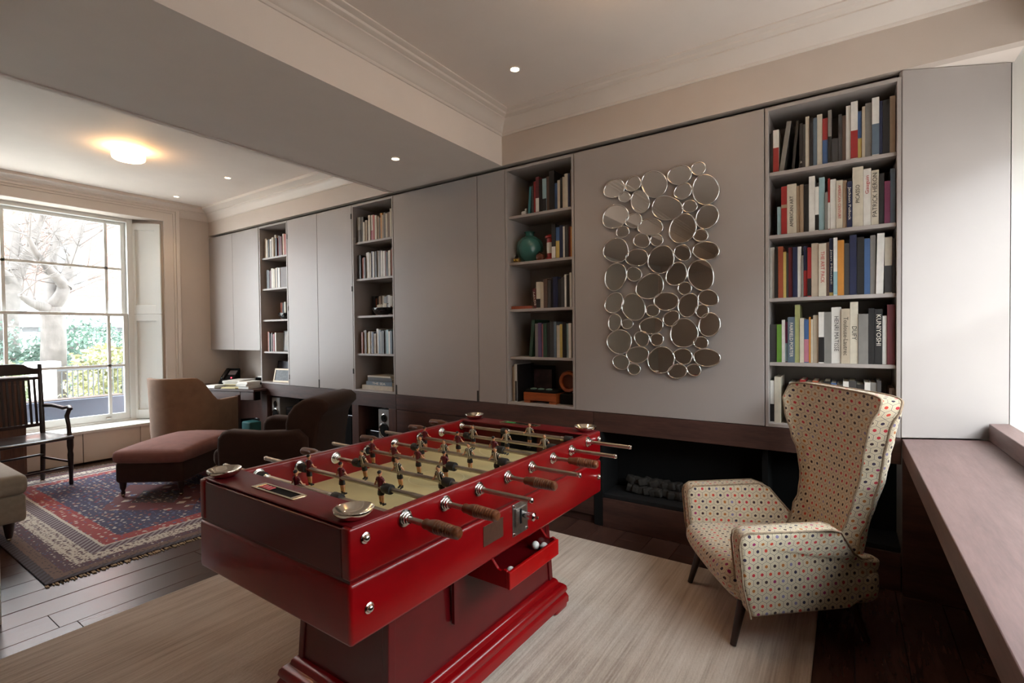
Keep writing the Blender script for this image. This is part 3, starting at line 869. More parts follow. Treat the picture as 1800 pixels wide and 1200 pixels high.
def rug_persian(hx, hy):
    m = bpy.data.materials.new('persian_rug_pattern'); m.use_nodes = True
    t = NT(m); v = t.coord('Object')
    sp = t.new('ShaderNodeSeparateXYZ'); t.link(v, sp.inputs[0])
    ax = t.math('ABSOLUTE', sp.outputs[0]); ay = t.math('ABSOLUTE', sp.outputs[1])
    wob = t.math('MULTIPLY', t.math('SUBTRACT', t.noise(v, 30.0, 1), 0.5), 0.012)
    ex = t.math('SUBTRACT', hx, ax); ey = t.math('SUBTRACT', hy, ay)
    d = t.math('ADD', t.math('MINIMUM', ex, ey), wob)
    def motif(scale, thr, seed):
        vo = t.new('ShaderNodeTexVoronoi'); vo.distance = 'MANHATTAN'
        vo.inputs['Scale'].default_value = scale; vo.inputs['Randomness'].default_value = 0.55
        t.link(t.mapping(v, loc=(seed, seed, 0)), vo.inputs['Vector'])
        return t.math('LESS_THAN', vo.outputs['Distance'], thr), vo.outputs['Color']
    sep = lambda c: t.math('FRACT', t.math('MULTIPLY', t.vmath('DOT_PRODUCT', c, (1.7, 2.3, 1.1)).outputs['Value'], 3.0))
    navy, red, cream, purp, dark, rust, blue = lin((28, 28, 72)), lin((150, 30, 26)), lin((206, 194, 178)), lin((78, 46, 58)), lin((40, 26, 28)), lin((136, 66, 52)), lin((78, 92, 130))
    mk1, c1 = motif(26, 0.42, 0.0); mk2, c2 = motif(44, 0.38, 3.0); mk3, c3 = motif(9, 0.38, 7.0)
    pal = t.ramp(sep(c1), [(0.0, cream), (0.3, rust), (0.5, blue), (0.75, lin((196, 160, 130))), (0.9, red)], 'CONSTANT')
    pal2 = t.ramp(sep(c2), [(0.0, cream), (0.35, purp), (0.6, lin((120, 30, 34))), (0.8, blue)], 'CONSTANT')
    # field: navy with flower specks, red diamond medallion and red corners
    field = t.mix(mk1, navy, pal)
    dm = t.math('ADD', t.math('DIVIDE', t.math('ABSOLUTE', t.math('SUBTRACT', sp.outputs[0], 0.25)), 0.95), t.math('DIVIDE', ay, 0.62))
    dm = t.math('ADD', dm, t.math('MULTIPLY', wob, 4.0))
    med = t.math('LESS_THAN', dm, 0.62)
    field = t.mix(med, field, t.mix(mk3, lin((96, 26, 30)), pal))
    med2 = t.math('MULTIPLY', t.math('LESS_THAN', dm, 0.30), 1.0)
    field = t.mix(med2, field, t.mix(mk1, dark, pal))
    cor = t.math('GREATER_THAN', t.math('ADD', t.math('DIVIDE', ax, hx), t.math('DIVIDE', ay, hy)), 1.40)
    field = t.mix(cor, field, t.mix(mk1, red, pal))
    def band(col, lo, hi, base):
        f = t.math('MULTIPLY', t.math('GREATER_THAN', d, lo), t.math('LESS_THAN', d, hi))
        return t.mix(f, base, col)
    tick = t.math('GREATER_THAN', t.math('FRACT', t.math('MULTIPLY', t.math('ADD', sp.outputs[0], sp.outputs[1]), 22.0)), 0.5)
    z = field
    z = band(t.mix(mk1, red, pal), 0.36, 0.47, z)
    z = band(cream, 0.345, 0.362, z)
    z = band(t.mix(tick, purp, lin((150, 140, 140))), 0.27, 0.345, z)
    z = band(t.mix(mk1, t.mix(mk2, cream, lin((90, 40, 44))), purp), 0.165, 0.27, z)
    z = band(t.mix(mk2, purp, pal2), 0.10, 0.165, z)
    z = band(t.mix(mk2, lin((112, 82, 66)), dark), 0.045, 0.10, z)
    z = band(t.mix(tick, dark, lin((66, 62, 72))), -1, 0.045, z)
    n = t.noise(v, 120, 2)
    z = t.mix(t.math('MULTIPLY', n, 0.35), z, lin((70, 44, 48)))
    t.link(z, t.bsdf.inputs['Base Color'])
    t.bsdf.inputs['Roughness'].default_value = 0.9
    t.bsdf.inputs['Sheen Weight'].default_value = 0.08
    t.bump(t.noise(v, 260, 2), 0.4, 0.003)
    return m
PX0, PX1, PY0, PY1 = -6.405, -3.552, 0.786, 2.72
hx, hy = (PX1 - PX0) / 2, (PY1 - PY0) / 2
pr_ = thing('persian_rug', 'red and navy patterned oriental rug with fringed ends', 'rug', ((PX0 + PX1) / 2, (PY0 + PY1) / 2, 0.0005))
MB().box(-hx, hx, -hy, hy, 0, 0.009).build('pile', rug_persian(hx, hy), pr_, bevel=0.003)
fg = MB(); rf = random.Random(2)
for s in (-1, 1):
    y = -hy
    while y < hy:
        l = rf.uniform(0.02, 0.042); dy = rf.uniform(-0.008, 0.008)
        fg.box(*sorted((s * (hx - 0.004), s * (hx + l))), y + dy, y + dy + 0.006, 0.0008, 0.005)
        y += 0.011
tag(fg.build('fringe', mat('rug_fringe', lin((176, 150, 118)), 0.9), pr_), kind='stuff')

# ================================================================== seating
def hex_fabric():
    m = bpy.data.materials.new('hexagon_dot_fabric'); m.use_nodes = True
    t = NT(m)
    p = t.vmath('ADD', t.mapping(t.coord('UV'), scale=(1 / 0.0365, 1 / 0.0365, 1)), (200.0, 346.41, 0)).outputs[0]
    r = (1.0, 1.7320508, 1.0); h = (0.5, 0.8660254, 0.0)
    a = t.vmath('SUBTRACT', t.vmath('MODULO', p, r).outputs[0], h).outputs[0]
    b = t.vmath('SUBTRACT', t.vmath('MODULO', t.vmath('SUBTRACT', p, h).outputs[0], r).outputs[0], h).outputs[0]
    def flat(v):
        s = t.new('ShaderNodeSeparateXYZ'); t.link(v, s.inputs[0]); return s.outputs[0], s.outputs[1]
    axx, ayy = flat(a); bxx, byy = flat(b)
    la = t.math('ADD', t.math('POWER', t.math('ABSOLUTE', axx), 2.0), t.math('POWER', t.math('ABSOLUTE', ayy), 2.0))
    lb = t.math('ADD', t.math('POWER', t.math('ABSOLUTE', bxx), 2.0), t.math('POWER', t.math('ABSOLUTE', byy), 2.0))
    f = t.math('LESS_THAN', lb, la)
    def pick(u, v): return t.math('ADD', t.math('MULTIPLY', u, t.math('SUBTRACT', 1.0, f)), t.math('MULTIPLY', v, f))
    gx, gy = pick(axx, bxx), pick(ayy, byy)
    ax, ay = t.math('ABSOLUTE', gx), t.math('ABSOLUTE', gy)
    hd = t.math('MAXIMUM', ax, t.math('ADD', t.math('MULTIPLY', ax, 0.5), t.math('MULTIPLY', ay, 0.8660254)))
    px, py = flat(p)
    cid = t.new('ShaderNodeCombineXYZ')
    t.link(t.math('ROUND', t.math('MULTIPLY', t.math('SUBTRACT', px, gx), 2.0)), cid.inputs[0])
    t.link(t.math('ROUND', t.math('MULTIPLY', t.math('SUBTRACT', py, gy), 1.1547)), cid.inputs[1])
    wn = t.new('ShaderNodeTexWhiteNoise'); wn.noise_dimensions = '2D'; t.link(cid.outputs[0], wn.inputs['Vector'])
    dotc = t.ramp(wn.outputs['Value'], [(0.0, lin((52, 24, 28))), (0.22, lin((186, 40, 52))), (0.45, lin((44, 30, 58))), (0.6, lin((168, 100, 40))), (0.72, lin((196, 60, 40))), (0.84, lin((130, 120, 150))), (0.93, lin((150, 30, 90)))], 'CONSTANT')
    cream = lin((206, 190, 162))
    col = t.mix(t.math('GREATER_THAN', hd, 0.465), cream, lin((142, 130, 118)))
    ringf = t.math('MULTIPLY', t.math('GREATER_THAN', hd, 0.30), t.math('LESS_THAN', hd, 0.35))
    col = t.mix(t.math('MULTIPLY', ringf, 0.35), col, lin((160, 140, 110)))
    col = t.mix(t.math('LESS_THAN', hd, 0.175), col, dotc)
    t.link(col, t.bsdf.inputs['Base Color'])
    t.bsdf.inputs['Roughness'].default_value = 0.8
    t.bsdf.inputs['Sheen Weight'].default_value = 0.2
    t.bump(t.noise(t.coord('Object'), 400, 2), 0.15, 0.002)
    return m
M_hex = hex_fabric()
M_pipe = mat('fabric_piping', lin((150, 130, 108)), 0.8, var=0.3, vscale=60)
M_leg = mat('dark_turned_leg', lin((46, 30, 24)), 0.35, var=0.1)

def interp(tab, x):
    if x <= tab[0][0]: return tab[0][1]
    for (a, u), (b, v) in zip(tab, tab[1:]):
        if x <= b:
            k = (x - a) / (b - a); k = k * k * (3 - 2 * k)
            return u + (v - u) * k
    return tab[-1][1]

wc = thing('wing_armchair', 'cream wing armchair in hexagon dot fabric beside the fireplace', 'armchair', (-0.543, 2.435, 0), math.atan2(-0.838, 0.546))
# shell of the back with its wings
EY = [(0.30, 0.47), (0.45, 0.505), (0.50, 0.53), (0.60, 0.55), (0.70, 0.555), (0.80, 0.54), (0.90, 0.53), (1.05, 0.538)]
WX = [(0.30, 0.205), (0.40, 0.188), (0.50, 0.187), (0.60, 0.202), (0.70, 0.234), (0.80, 0.274), (0.90, 0.313), (1.00, 0.346), (1.06, 0.352)]
CY = [(0.30, 0.54), (0.45, 0.57), (0.70, 0.615), (1.05, 0.60)]
def topz(s): return 1.056 - 0.030 * abs(s) ** 3 - 0.055 * max(0.0, (abs(s) - 0.72) / 0.28) ** 2
NU, NV = 33, 18
def shell_pt(s, t, off):
    th = s * PI / 2
    z = 0.30 + (topz(s) - 0.30) * t
    ye, w, yc = interp(EY, z), interp(WX, z), interp(CY, z)
    k = 0.62
    sx = math.copysign(abs(math.sin(th)) ** k, th); cyv = abs(math.cos(th)) ** k
    x = (w + off * 0.42) * sx
    y = ye + (yc - ye) * cyv + off
    return Vector((x, y, z))
inner = MB(); outer = MB(); rimm = MB()
def grid(mb, off, zadd=0.0, flip=False):
    G = [[shell_pt(-1 + 2 * i / (NU - 1), j / (NV - 1), off) for j in range(NV)] for i in range(NU)]
    ids = [[mb.vert(p) for p in col] for col in G]
    jm = NV // 2; ul = [0.0]
    for i in range(1, NU): ul.append(ul[-1] + (G[i][jm] - G[i - 1][jm]).length)
    mid = ul[-1] / 2
    for i in range(NU - 1):
        for j in range(NV - 1):
            q = [(i, j), (i + 1, j), (i + 1, j + 1), (i, j + 1)]
            if flip: q = q[::-1]
            mb.face([ids[a][b] for a, b in q], [(ul[a] - mid, G[a][b].z) for a, b in q])
    return G, ids
sh = MB()
Gi, Ii = grid(sh, 0.0)
Go, Io = grid(sh, 0.062, flip=True)
ul = 0.0
def strip(A, B, GA, GB):
    acc = 0.0
    for k in range(len(A) - 1):
        l = (GA[k + 1] - GA[k]).length; w = (GA[k] - GB[k]).length
        sh.face((A[k], A[k + 1], B[k + 1], B[k]), [(0, acc), (0, acc + l), (w, acc + l), (w, acc)])
        acc += l
strip([c[-1] for c in Ii], [c[-1] for c in Io], [c[-1] for c in Gi], [c[-1] for c in Go])
strip([c[0] for c in Ii], [c[0] for c in Io], [c[0] for c in Gi], [c[0] for c in Go])
strip(Ii[0], Io[0], Gi[0], Go[0]); strip(Ii[-1], Io[-1], Gi[-1], Go[-1])
sh.build('winged_back', M_hex, wc, smooth=55)
edge = [Gi[0][j] for j in range(NV)] + [Gi[i][-1] for i in range(1, NU)] + [Gi[-1][j] for j in range(NV - 2, -1, -1)]
MB().tube([p + Vector((0, -0.002, 0.001)) for p in edge], 0.0045, 6).build('piping', M_pipe, wc, smooth=60)
edge = [Go[0][j] for j in range(NV)] + [Go[i][-1] for i in range(1, NU)] + [Go[-1][j] for j in range(NV - 2, -1, -1)]
MB().tube(edge, 0.0045, 6).build('piping', M_pipe, wc, smooth=60)
# arms
AP = [(0.045, 0.175), (0.015, 0.30), (0.000, 0.47), (0.006, 0.502), (0.032, 0.520), (0.20, 0.526), (0.365, 0.532), (0.415, 0.515), (0.455, 0.462), (0.500, 0.405), (0.545, 0.375), (0.60, 0.372), (0.64, 0.36), (0.60, 0.22), (0.48, 0.180)]
for s in (-1, 1):
    a, b = sorted((s * 0.262, s * 0.352))
    am = MB().prism(AP, 'X', a, b)
    for v_ in am.v:
        k_ = max(0.0, min(1.0, (v_.y - 0.34) / 0.26)); v_.x *= 1 - 0.30 * k_ * k_ * (3 - 2 * k_)
    am.build('arm', M_hex, wc, bevel=0.018, bseg=3, bang=50, smooth=50, uvbox=True)
    e = s * 0.348
    bend = lambda x_, y_: x_ * (1 - 0.30 * (lambda k: k * k * (3 - 2 * k))(max(0.0, min(1.0, (y_ - 0.34) / 0.26))))
    MB().tube([(bend(e, y), y - 0.002 if i < 3 else y, z - 0.002) for i, (y, z) in enumerate(AP[:12])], 0.0042, 6).build('piping', M_pipe, wc, smooth=60)
    e = s * 0.268
    MB().tube([(bend(e, y), y - 0.002 if i < 3 else y, z - 0.002) for i, (y, z) in enumerate(AP[1:12])], 0.0042, 6).build('piping', M_pipe, wc, smooth=60)
# seat with a rounded, undercut front
def seatfn(p):
    k = max(0.0, min(1.0, (0.34 - p.z) / 0.17)); f = max(0.0, 1 - (p.y + 0.03) / 0.25)
    return (p.x, p.y + 0.075 * k * k * f, p.z)
MB().soft(-0.262, 0.262, -0.035, 0.64, 0.168, 0.345, 0.06, 6, puff=(0, 0.012, 0.016), fn=seatfn).build('seat', M_hex, wc, smooth=60, uvbox=True)
for x, y, dx, dy in ((-0.245, 0.055, -0.018, -0.048), (0.245, 0.055, 0.018, -0.048), (-0.22, 0.52, -0.02, 0.06), (0.22, 0.52, 0.02, 0.06)):
    MB().tube([(x + dx, y + dy, 0.0145), (x, y, 0.19)], [0.0125, 0.020], 12).build('leg', M_leg, wc, smooth=50)

# ---- brown velvet club armchair and its ottoman
M_velvet = mat('brown_velvet', lin((56, 36, 28)), 0.8, spec=0.2, var=0.12, vscale=14, sheen=0.12, bump=0.05, bscale=300)
M_velvet2 = mat('rose_brown_velvet', lin((142, 94, 85)), 0.8, spec=0.2, var=0.12, vscale=14, sheen=0.2, bump=0.05, bscale=300)
ca = thing('club_armchair', 'dark brown velvet club armchair with a rolled back', 'armchair', (-4.13, 2.21, 0), math.atan2(-0.84, 0.54))
MB().soft(-0.30, 0.30, -0.10, 0.56, 0.14, 0.31, 0.03, 3).build('base', M_velvet, ca, smooth=60)
MB().soft(-0.265, 0.265, -0.17, 0.50, 0.30, 0.445, 0.05, 5, puff=(0, 0.01, 0.02)).build('seat_cushion', M_velvet, ca, smooth=60)
BK = [(0.44, 0.30), (0.455, 0.55), (0.455, 0.66), (0.475, 0.74), (0.52, 0.805), (0.585, 0.85), (0.67, 0.868), (0.745, 0.855), (0.785, 0.815), (0.785, 0.765), (0.745, 0.725), (0.715, 0.66), (0.685, 0.45), (0.655, 0.15), (0.50, 0.15)]
MB().prism([(y_, z_ if z_ < 0.6 else 0.6 + (z_ - 0.6) * 0.93) for y_, z_ in BK], 'X', -0.345, 0.345).build('backrest', M_velvet, ca, bevel=0.028, bseg=3, bang=60, smooth=50)
AR = [(-0.045, 0.14), (-0.055, 0.48), (-0.05, 0.555), (-0.015, 0.60), (0.04, 0.615), (0.25, 0.60), (0.46, 0.605), (0.57, 0.615), (0.64, 0.55), (0.64, 0.14)]
for s in (-1, 1):
    a, b = sorted((s * 0.268, s * 0.395))
    MB().prism(AR, 'X', a, b).build('arm', M_velvet, ca, bevel=0.04, bseg=4, bang=60, smooth=50)
for x, y in ((-0.32, 0.0), (0.32, 0.0), (-0.3, 0.58), (0.3, 0.58)):
    MB().lathe([(0.014, 0.012), (0.018, 0.05), (0.026, 0.12), (0.03, 0.16)], 10).build('leg', M_leg, ca, (x, y, 0), smooth=50)

ot = thing('ottoman', 'rose brown velvet ottoman on turned legs with brass castors', 'ottoman', (-4.99, 2.03, 0), math.radians(36))
MB().soft(-0.275, 0.275, -0.415, 0.415, 0.13, 0.305, 0.03, 4).build('base', M_velvet, ot, smooth=60)
MB().soft(-0.292, 0.292, -0.435, 0.435, 0.295, 0.40, 0.042, 6, puff=(0, 0, 0.055)).build('cushion', M_velvet2, ot, smooth=60)
for x in (-0.235, 0.235):
    for y in (-0.375, 0.375):
        g = MB().lathe([(0.014, 0.035), (0.017, 0.045), (0.012, 0.06), (0.022, 0.085), (0.028, 0.14)], 12).build('leg', M_leg, ot, (x, y, 0), smooth=50)
        MB().ball((0, 0, 0.026), 0.0155, 10, 8).build('castor', M_brass, g, smooth=60)

# ---- barrel desk chair
M_barrel = mat('tan_velvet', lin((138, 106, 82)), 0.75, spec=0.25, var=0.10, vscale=12, sheen=0.15)
dc = thing('barrel_chair', 'tan barrel desk chair with sweeping arms, pulled up to the desk', 'armchair', (-5.78, 2.47, 0.0095), math.atan2(-0.46, -0.89))
path = []
R = 0.325
for k in range(5): path.append((R, -0.26 + 0.26 * k / 5))
for k in range(25):
    th = PI * k / 24; path.append((R * math.cos(th), R * 1.02 * math.sin(th)))
for k in range(1, 6): path.append((-R, -0.26 * k / 5))
def btop(y):
    k = max(0, min(1, (y - 0.02) / 0.20)); k = k * k * (3 - 2 * k)
    return 0.655 + (0.905 - 0.655) * k
bs_ = MB(); nz = 10; th_ = 0.05
I, O_ = [], []
for i, (x, y) in enumerate(path):
    n = Vector((x, max(y, 0), 0)); n = n.normalized() if n.length > 0 else Vector((1, 0, 0))
    zt = btop(y)
    ci, co = [], []
    for j in range(nz):
        t = j / (nz - 1); z = 0.17 + (zt - 0.17) * t
        lean = 0.055 * t * max(0, y) / R
        ci.append(bs_.vert((x - n.x * th_ / 2, y - n.y * th_ / 2 + lean, z))); co.append(bs_.vert((x + n.x * th_ / 2, y + n.y * th_ / 2 + lean, z)))
    I.append(ci); O_.append(co)
for i in range(len(path) - 1):
    for j in range(nz - 1):
        bs_.face((I[i][j], I[i + 1][j], I[i + 1][j + 1], I[i][j + 1])); bs_.face((O_[i + 1][j], O_[i][j], O_[i][j + 1], O_[i + 1][j + 1]))
    bs_.face((I[i][-1], I[i + 1][-1], O_[i + 1][-1], O_[i][-1])); bs_.face((I[i][0], I[i + 1][0], O_[i + 1][0], O_[i][0]))
for e in (0, len(path) - 1):
    for j in range(nz - 1): bs_.face((I[e][j], O_[e][j], O_[e][j + 1], I[e][j + 1]))
bs_.build('barrel_back', M_barrel, dc, bevel=0.012, bseg=2, bang=60, smooth=50)
MB().soft(-0.285, 0.285, -0.28, 0.26, 0.30, 0.46, 0.05, 4, puff=(0, 0, 0.02)).build('seat_cushion', M_barrel, dc, smooth=60)
for s in (-1, 1):
    MB().box(s * R - 0.022, s * R + 0.022, -0.30, -0.262, 0.0005, 0.665).build('front_post', M_oakZ, dc, bevel=0.004)
    MB().tube([(s * 0.22, 0.27, 0.001), (s * 0.22, 0.24, 0.18)], [0.014, 0.02], 10).build('leg', M_oakZ, dc, smooth=50)

# ---- dark slatted wooden armchair by the window
M_dw = wood('ebonised_wood', lin((20, 12, 10)), lin((46, 28, 22)), 0.3, 5, 'Z', coat=0.2)
sc = thing('slat_armchair', 'dark wooden armchair with a slatted back in front of the window', 'armchair', (-5.956, 1.194, 0), math.radians(99.8))
def post(pts, r, name='leg', seg=8, flat=1.0): return MB().tube(pts, r, seg, flat=flat).build(name, M_dw, sc, smooth=50)
for s in (-1, 1):
    post([(s * 0.225, 0.23, 0.0105), (s * 0.222, 0.20, 0.40), (s * 0.225, 0.215, 0.6), (s * 0.24, 0.275, 1.085)], [0.018, 0.020, 0.020, 0.017], 'back_leg')
    MB().lathe([(0.014, 0.0105), (0.017, 0.03), (0.014, 0.06), (0.018, 0.16), (0.022, 0.28), (0.018, 0.31), (0.024, 0.36), (0.024, 0.425)], 12).build('front_leg', M_dw, sc, (s * 0.245, -0.21, 0), smooth=50)
    post([(s * 0.236, 0.235, 0.70), (s * 0.26, 0.10, 0.705), (s * 0.275, -0.06, 0.685), (s * 0.27, -0.15, 0.70), (s * 0.265, -0.19, 0.685)], [0.016, 0.019, 0.02, 0.021, 0.014], 'arm', 8)
    post([(s * 0.268, -0.165, 0.69), (s * 0.262, -0.125, 0.62), (s * 0.262, -0.15, 0.54), (s * 0.25, -0.19, 0.44)], [0.017, 0.018, 0.015, 0.018], 'arm_support')
    post([(s * 0.235, -0.2, 0.22), (s * 0.224, 0.215, 0.22)], 0.011, 'stretcher')
post([(-0.24, -0.205, 0.17), (0.24, -0.205, 0.17)], 0.011, 'stretcher')
post([(-0.222, 0.2, 0.25), (0.222, 0.2, 0.25)], 0.010, 'stretcher')
MB().soft(-0.265, 0.265, -0.245, 0.225, 0.418, 0.452, 0.014, 5, puff=(0, 0.02, -0.012)).build('seat', M_dw, sc, smooth=50)
cr = [(-0.245, 0.995), (0.245, 0.995), (0.245, 1.045), (0.19, 1.05), (0.15, 1.065), (0.12, 1.088), (0.06, 1.097), (-0.06, 1.097), (-0.12, 1.088), (-0.15, 1.065), (-0.19, 1.05), (-0.245, 1.045)]
MB().prism(cr, 'Y', 0.252, 0.278).build('crest_rail', M_dw, sc, bevel=0.004, bang=50)
MB().box(-0.235, 0.235, 0.246, 0.268, 0.945, 0.972).build('back_rail', M_dw, sc, bevel=0.004)
MB().box(-0.228, 0.228, 0.205, 0.228, 0.515, 0.545).build('back_rail', M_dw, sc, bevel=0.004)
for k in range(11):
    x = -0.19 + 0.38 * k / 10
    MB().hexa([(x - 0.008, 0.212, 0.54), (x + 0.008, 0.212, 0.54), (x + 0.008, 0.222, 0.54), (x - 0.008, 0.222, 0.54), (x - 0.008, 0.252, 0.95), (x + 0.008, 0.252, 0.95), (x + 0.008, 0.262, 0.95), (x - 0.008, 0.262, 0.95)]).build('back_slat', M_dw, sc)

bx = thing('side_cabinet', 'brown wooden cabinet behind the slatted chair, against the window seat', 'cabinet', (-6.508, 0.92, 0))
M_bw = wood('mid_brown_wood', lin((70, 42, 30)), lin((110, 72, 52)), 0.4, 3, 'Z')
MB().box(-0.085, 0.085, -0.40, 0.395, 0.001, 0.925).build('body', M_bw, bx, bevel=0.004)
MB().box(-0.095, 0.096, -0.42, 0.412, 0.926, 0.968).build('top', M_bw, bx, bevel=0.006)
for a, b in ((-0.38, -0.005), (0.005, 0.375)): MB().box(0.086, 0.094, a, b, 0.05, 0.9).build('door', M_bw, bx, bevel=0.003)

# ---- pale sofa cut by the left edge of the picture
M_linen = mat('grey_linen', lin((150, 138, 122)), 0.85, var=0.08, vscale=40, bump=0.12, bscale=400, sheen=0.2)
so = thing('sofa', 'pale grey beige upholstered sofa cut off at the left edge', 'sofa', (-4.91, 0.0, 0))
MB().soft(-0.45, 0.46, -1.0, 0.905, 0.135, 0.315, 0.025, 4).build('base', M_linen, so, smooth=60)
MB().soft(-0.35, 0.475, -0.04, 0.915, 0.31, 0.445, 0.045, 5, puff=(0, 0, 0.015)).build('seat_cushion', M_linen, so, smooth=60)
MB().soft(-0.35, 0.475, -1.0, -0.045, 0.31, 0.445, 0.045, 5, puff=(0, 0, 0.015)).build('seat_cushion', M_linen, so, smooth=60)
MB().soft(-0.47, -0.30, -1.0, 0.60, 0.31, 0.80, 0.06, 4).build('backrest', M_linen, so, smooth=60)
for x, y in ((0.39, 0.83), (-0.38, 0.83), (0.39, -0.9), (-0.38, -0.9)):
    g = MB().lathe([(0.016, 0.03), (0.02, 0.05), (0.032, 0.14)], 10).build('leg', M_leg, so, (x, y, 0), smooth=50)
    MB().ball((0, 0, 0.022), 0.013, 8, 6).build('castor', M_brass, g, smooth=60)
tag(MB().soft(-0.16, 0.16, -0.13, 0.13, -0.05, 0.05, 0.045, 4, puff=(0, 0, 0.03)).build('cushion', M_linen, None, (-5.00, 0.70, 0.535), smooth=60), 'small pale cushion lying on the sofa seat', 'cushion')

# ================================================================== desk corner
dk = thing('corner_desk', 'built-in brown oak corner desk with two drawers', 'desk')
topP = [(-6.80, 2.60), (-6.26, 2.755), (-5.50, 2.985), (-5.50, 3.145), (-5.64, 3.16), (-5.64, 3.485), (-6.80, 3.485)]
MB().prism(topP, 'Z', 0.70, 0.725).build('desk_top', M_oak, dk, bevel=0.003)
da = math.atan2(0.23, 0.76); fd = link('drawer_case', None, dk, (-6.26, 2.768, 0), (0, 0, da))
MB().box(0.0, 0.585, 0, 0.02, 0.605, 0.697).build('drawer', M_oak, fd, bevel=0.002)
MB().box(0.592, 0.775, 0, 0.02, 0.605, 0.697).build('drawer', M_oak, fd, bevel=0.002)
MB().box(0.0, 0.775, 0.022, 0.10, 0.60, 0.699).build('case', M_black, fd)
MB().box(-6.80, -5.70, 3.40, 3.47, 0.02, 0.699).build('back_board', M_oakZ, dk)
MB().prism([(-6.80, 2.66), (-6.76, 2.67), (-6.76, 3.40), (-6.80, 3.40)], 'Z', 0.001, 0.699).build('side_board', M_oakZ, dk)
# things on the desk
M_paper = mat('white_paper', lin((228, 226, 220)), 0.7)
M_manila = mat('manila', lin((206, 194, 152)), 0.7)
ph = thing('telephone', 'black desk telephone with a red light, in the niche', 'telephone', (-6.52, 3.24, 0.7255), math.radians(30))
MB().hexa([(-0.09, -0.10, 0), (0.09, -0.10, 0), (0.09, 0.08, 0), (-0.09, 0.08, 0), (-0.09, -0.10, 0.03), (0.09, -0.10, 0.03), (0.09, 0.08, 0.19), (-0.09, 0.08, 0.19)]).build('body', M_black, ph, bevel=0.008)
MB().soft(-0.085, -0.035, -0.10, 0.09, -0.02, 0.02, 0.018, 3).build('handset', M_blackgloss, ph, (0, 0, 0.125), (0.72, 0, 0), smooth=60)
MB().box(-0.02, 0.075, -0.04, 0.03, -0.002, 0.002).build('keypad', mat('grey_plastic', lin((110, 96, 96)), 0.5), ph, (0.0, 0.02, 0.139), (0.72, 0, 0))
MB().ball((0.05, -0.052, 0.076), 0.009, 8, 6).build('indicator_light', emit('red_indicator', (1.0, 0.05, 0.08), 3.0), ph)
def stack(name, x, y, z, rz, w, d, hs, mats, label, cat='papers', group=None):
    t = thing(name, label, cat, (x, y, z), rz, group); zz = 0; r_ = random.Random(int(x * 1000))
    for h, mm in zip(hs, mats):
        MB().box(-w / 2, w / 2, -d / 2, d / 2, 0, h - 0.0005).build('sheaf', mm, t, (r_.uniform(-.012, .012), r_.uniform(-.012, .012), zz), (0, 0, r_.uniform(-.08, .08)), bevel=0.001, bseg=1)
        zz += h
    return t
stack('magazine_pile', -6.16, 3.16, 0.7255, 0.5, 0.22, 0.30, (0.016, 0.012, 0.02, 0.01, 0.014), (M_paper, M_manila, M_paper, M_paper, M_paper), 'uneven pile of white magazines in the middle of the desk')
stack('book_pile', -5.735, 3.06, 0.7255, 0.3, 0.15, 0.20, (0.03, 0.018, 0.012, 0.02), (M_paper, M_paper, M_paper, M_paper), 'pile of white books at the right edge of the desk')
stack('notepad', -6.17, 2.90, 0.7255, 0.3, 0.14, 0.13, (0.02, 0.012), (M_paper, M_paper), 'small white notepad near the front of the desk')
stack('folder', -5.90, 2.945, 0.7255, 0.3, 0.20, 0.10, (0.008, 0.006), (M_manila, M_manila), 'flat cream folder at the desk front edge')
tr = thing('letter_tray', 'dark letter tray with papers at the back of the desk', 'tray', (-5.80, 3.36, 0.7255), 0.05)
for z in (0, 0.09): MB().box(-0.15, 0.15, -0.10, 0.10, z, z + 0.012).build('shelf', M_black, tr, bevel=0.002)
for x in (-0.145, 0.145): MB().box(x - 0.005, x + 0.005, -0.10, 0.10, 0.012, 0.09).build('side', M_black, tr)
MB().box(-0.12, 0.12, -0.09, 0.09, 0.1025, 0.115).build('paper_sheaf', M_paper, tr)
tag(MB().soft(-0.09, 0.09, -0.07, 0.07, 0, 0.36, 0.02, 2).build('storage_box', mat('teal_card', lin((40, 96, 98)), 0.6), None, (-5.62, 3.02, 0.001), smooth=50), 'teal storage box on the floor under the desk', 'box')
wb = thing('waste_bin', 'round dark waste bin under the desk', 'bin', (-5.86, 3.10, 0.0005))
MB().lathe([(0.10, 0), (0.13, 0.33), (0.135, 0.335), (0.125, 0.335), (0.095, 0.01), (0, 0.01)], 20, cap=False).build('bucket', M_black, wb, smooth=50)
MB().tube([(0.131 * math.cos(2 * PI * k / 20), 0.131 * math.sin(2 * PI * k / 20), 0.335) for k in range(20)], 0.006, 6, closed=True).build('rim', M_blackgloss, wb, smooth=60)

# speakers and black boxes in the media unit
M_spk = mat('speaker_grey', lin((150, 148, 146)), 0.4)
MY = Matrix.Rotation(PI / 2, 4, 'X')
def speaker(x, label):
    t = thing('speaker', label, 'loudspeaker', (x, YW + 0.035, 0.1005), 0, 'loudspeakers in the oak media unit')
    MB().box(-0.08, 0.08, 0, 0.25, 0, 0.525).build('cabinet', M_spk, t, bevel=0.006)
    for z, r in ((0.445, 0.032), (0.330, 0.058)):
        c = MB().lathe([(r * 1.25, 0), (r * 1.25, 0.004), (r * 1.05, 0.006), (r, 0.002)], 20, MY, cap=False).build('driver_ring', M_chrome, t, (0, -0.0005, z), smooth=40)
        MB().lathe([(r * 1.04, 0.001), (r * 0.85, 0.004), (r * 0.4, -0.0005), (r * 0.3, 0.004), (0, 0.006)], 20, MY, cap=False).build('cone', M_black, c, (0, -0.0012, 0), smooth=60)
    return t
speaker(-5.405, 'slim grey loudspeaker in the bay nearest the desk')
speaker(-3.60, 'slim grey loudspeaker beside the closed oak cupboard')
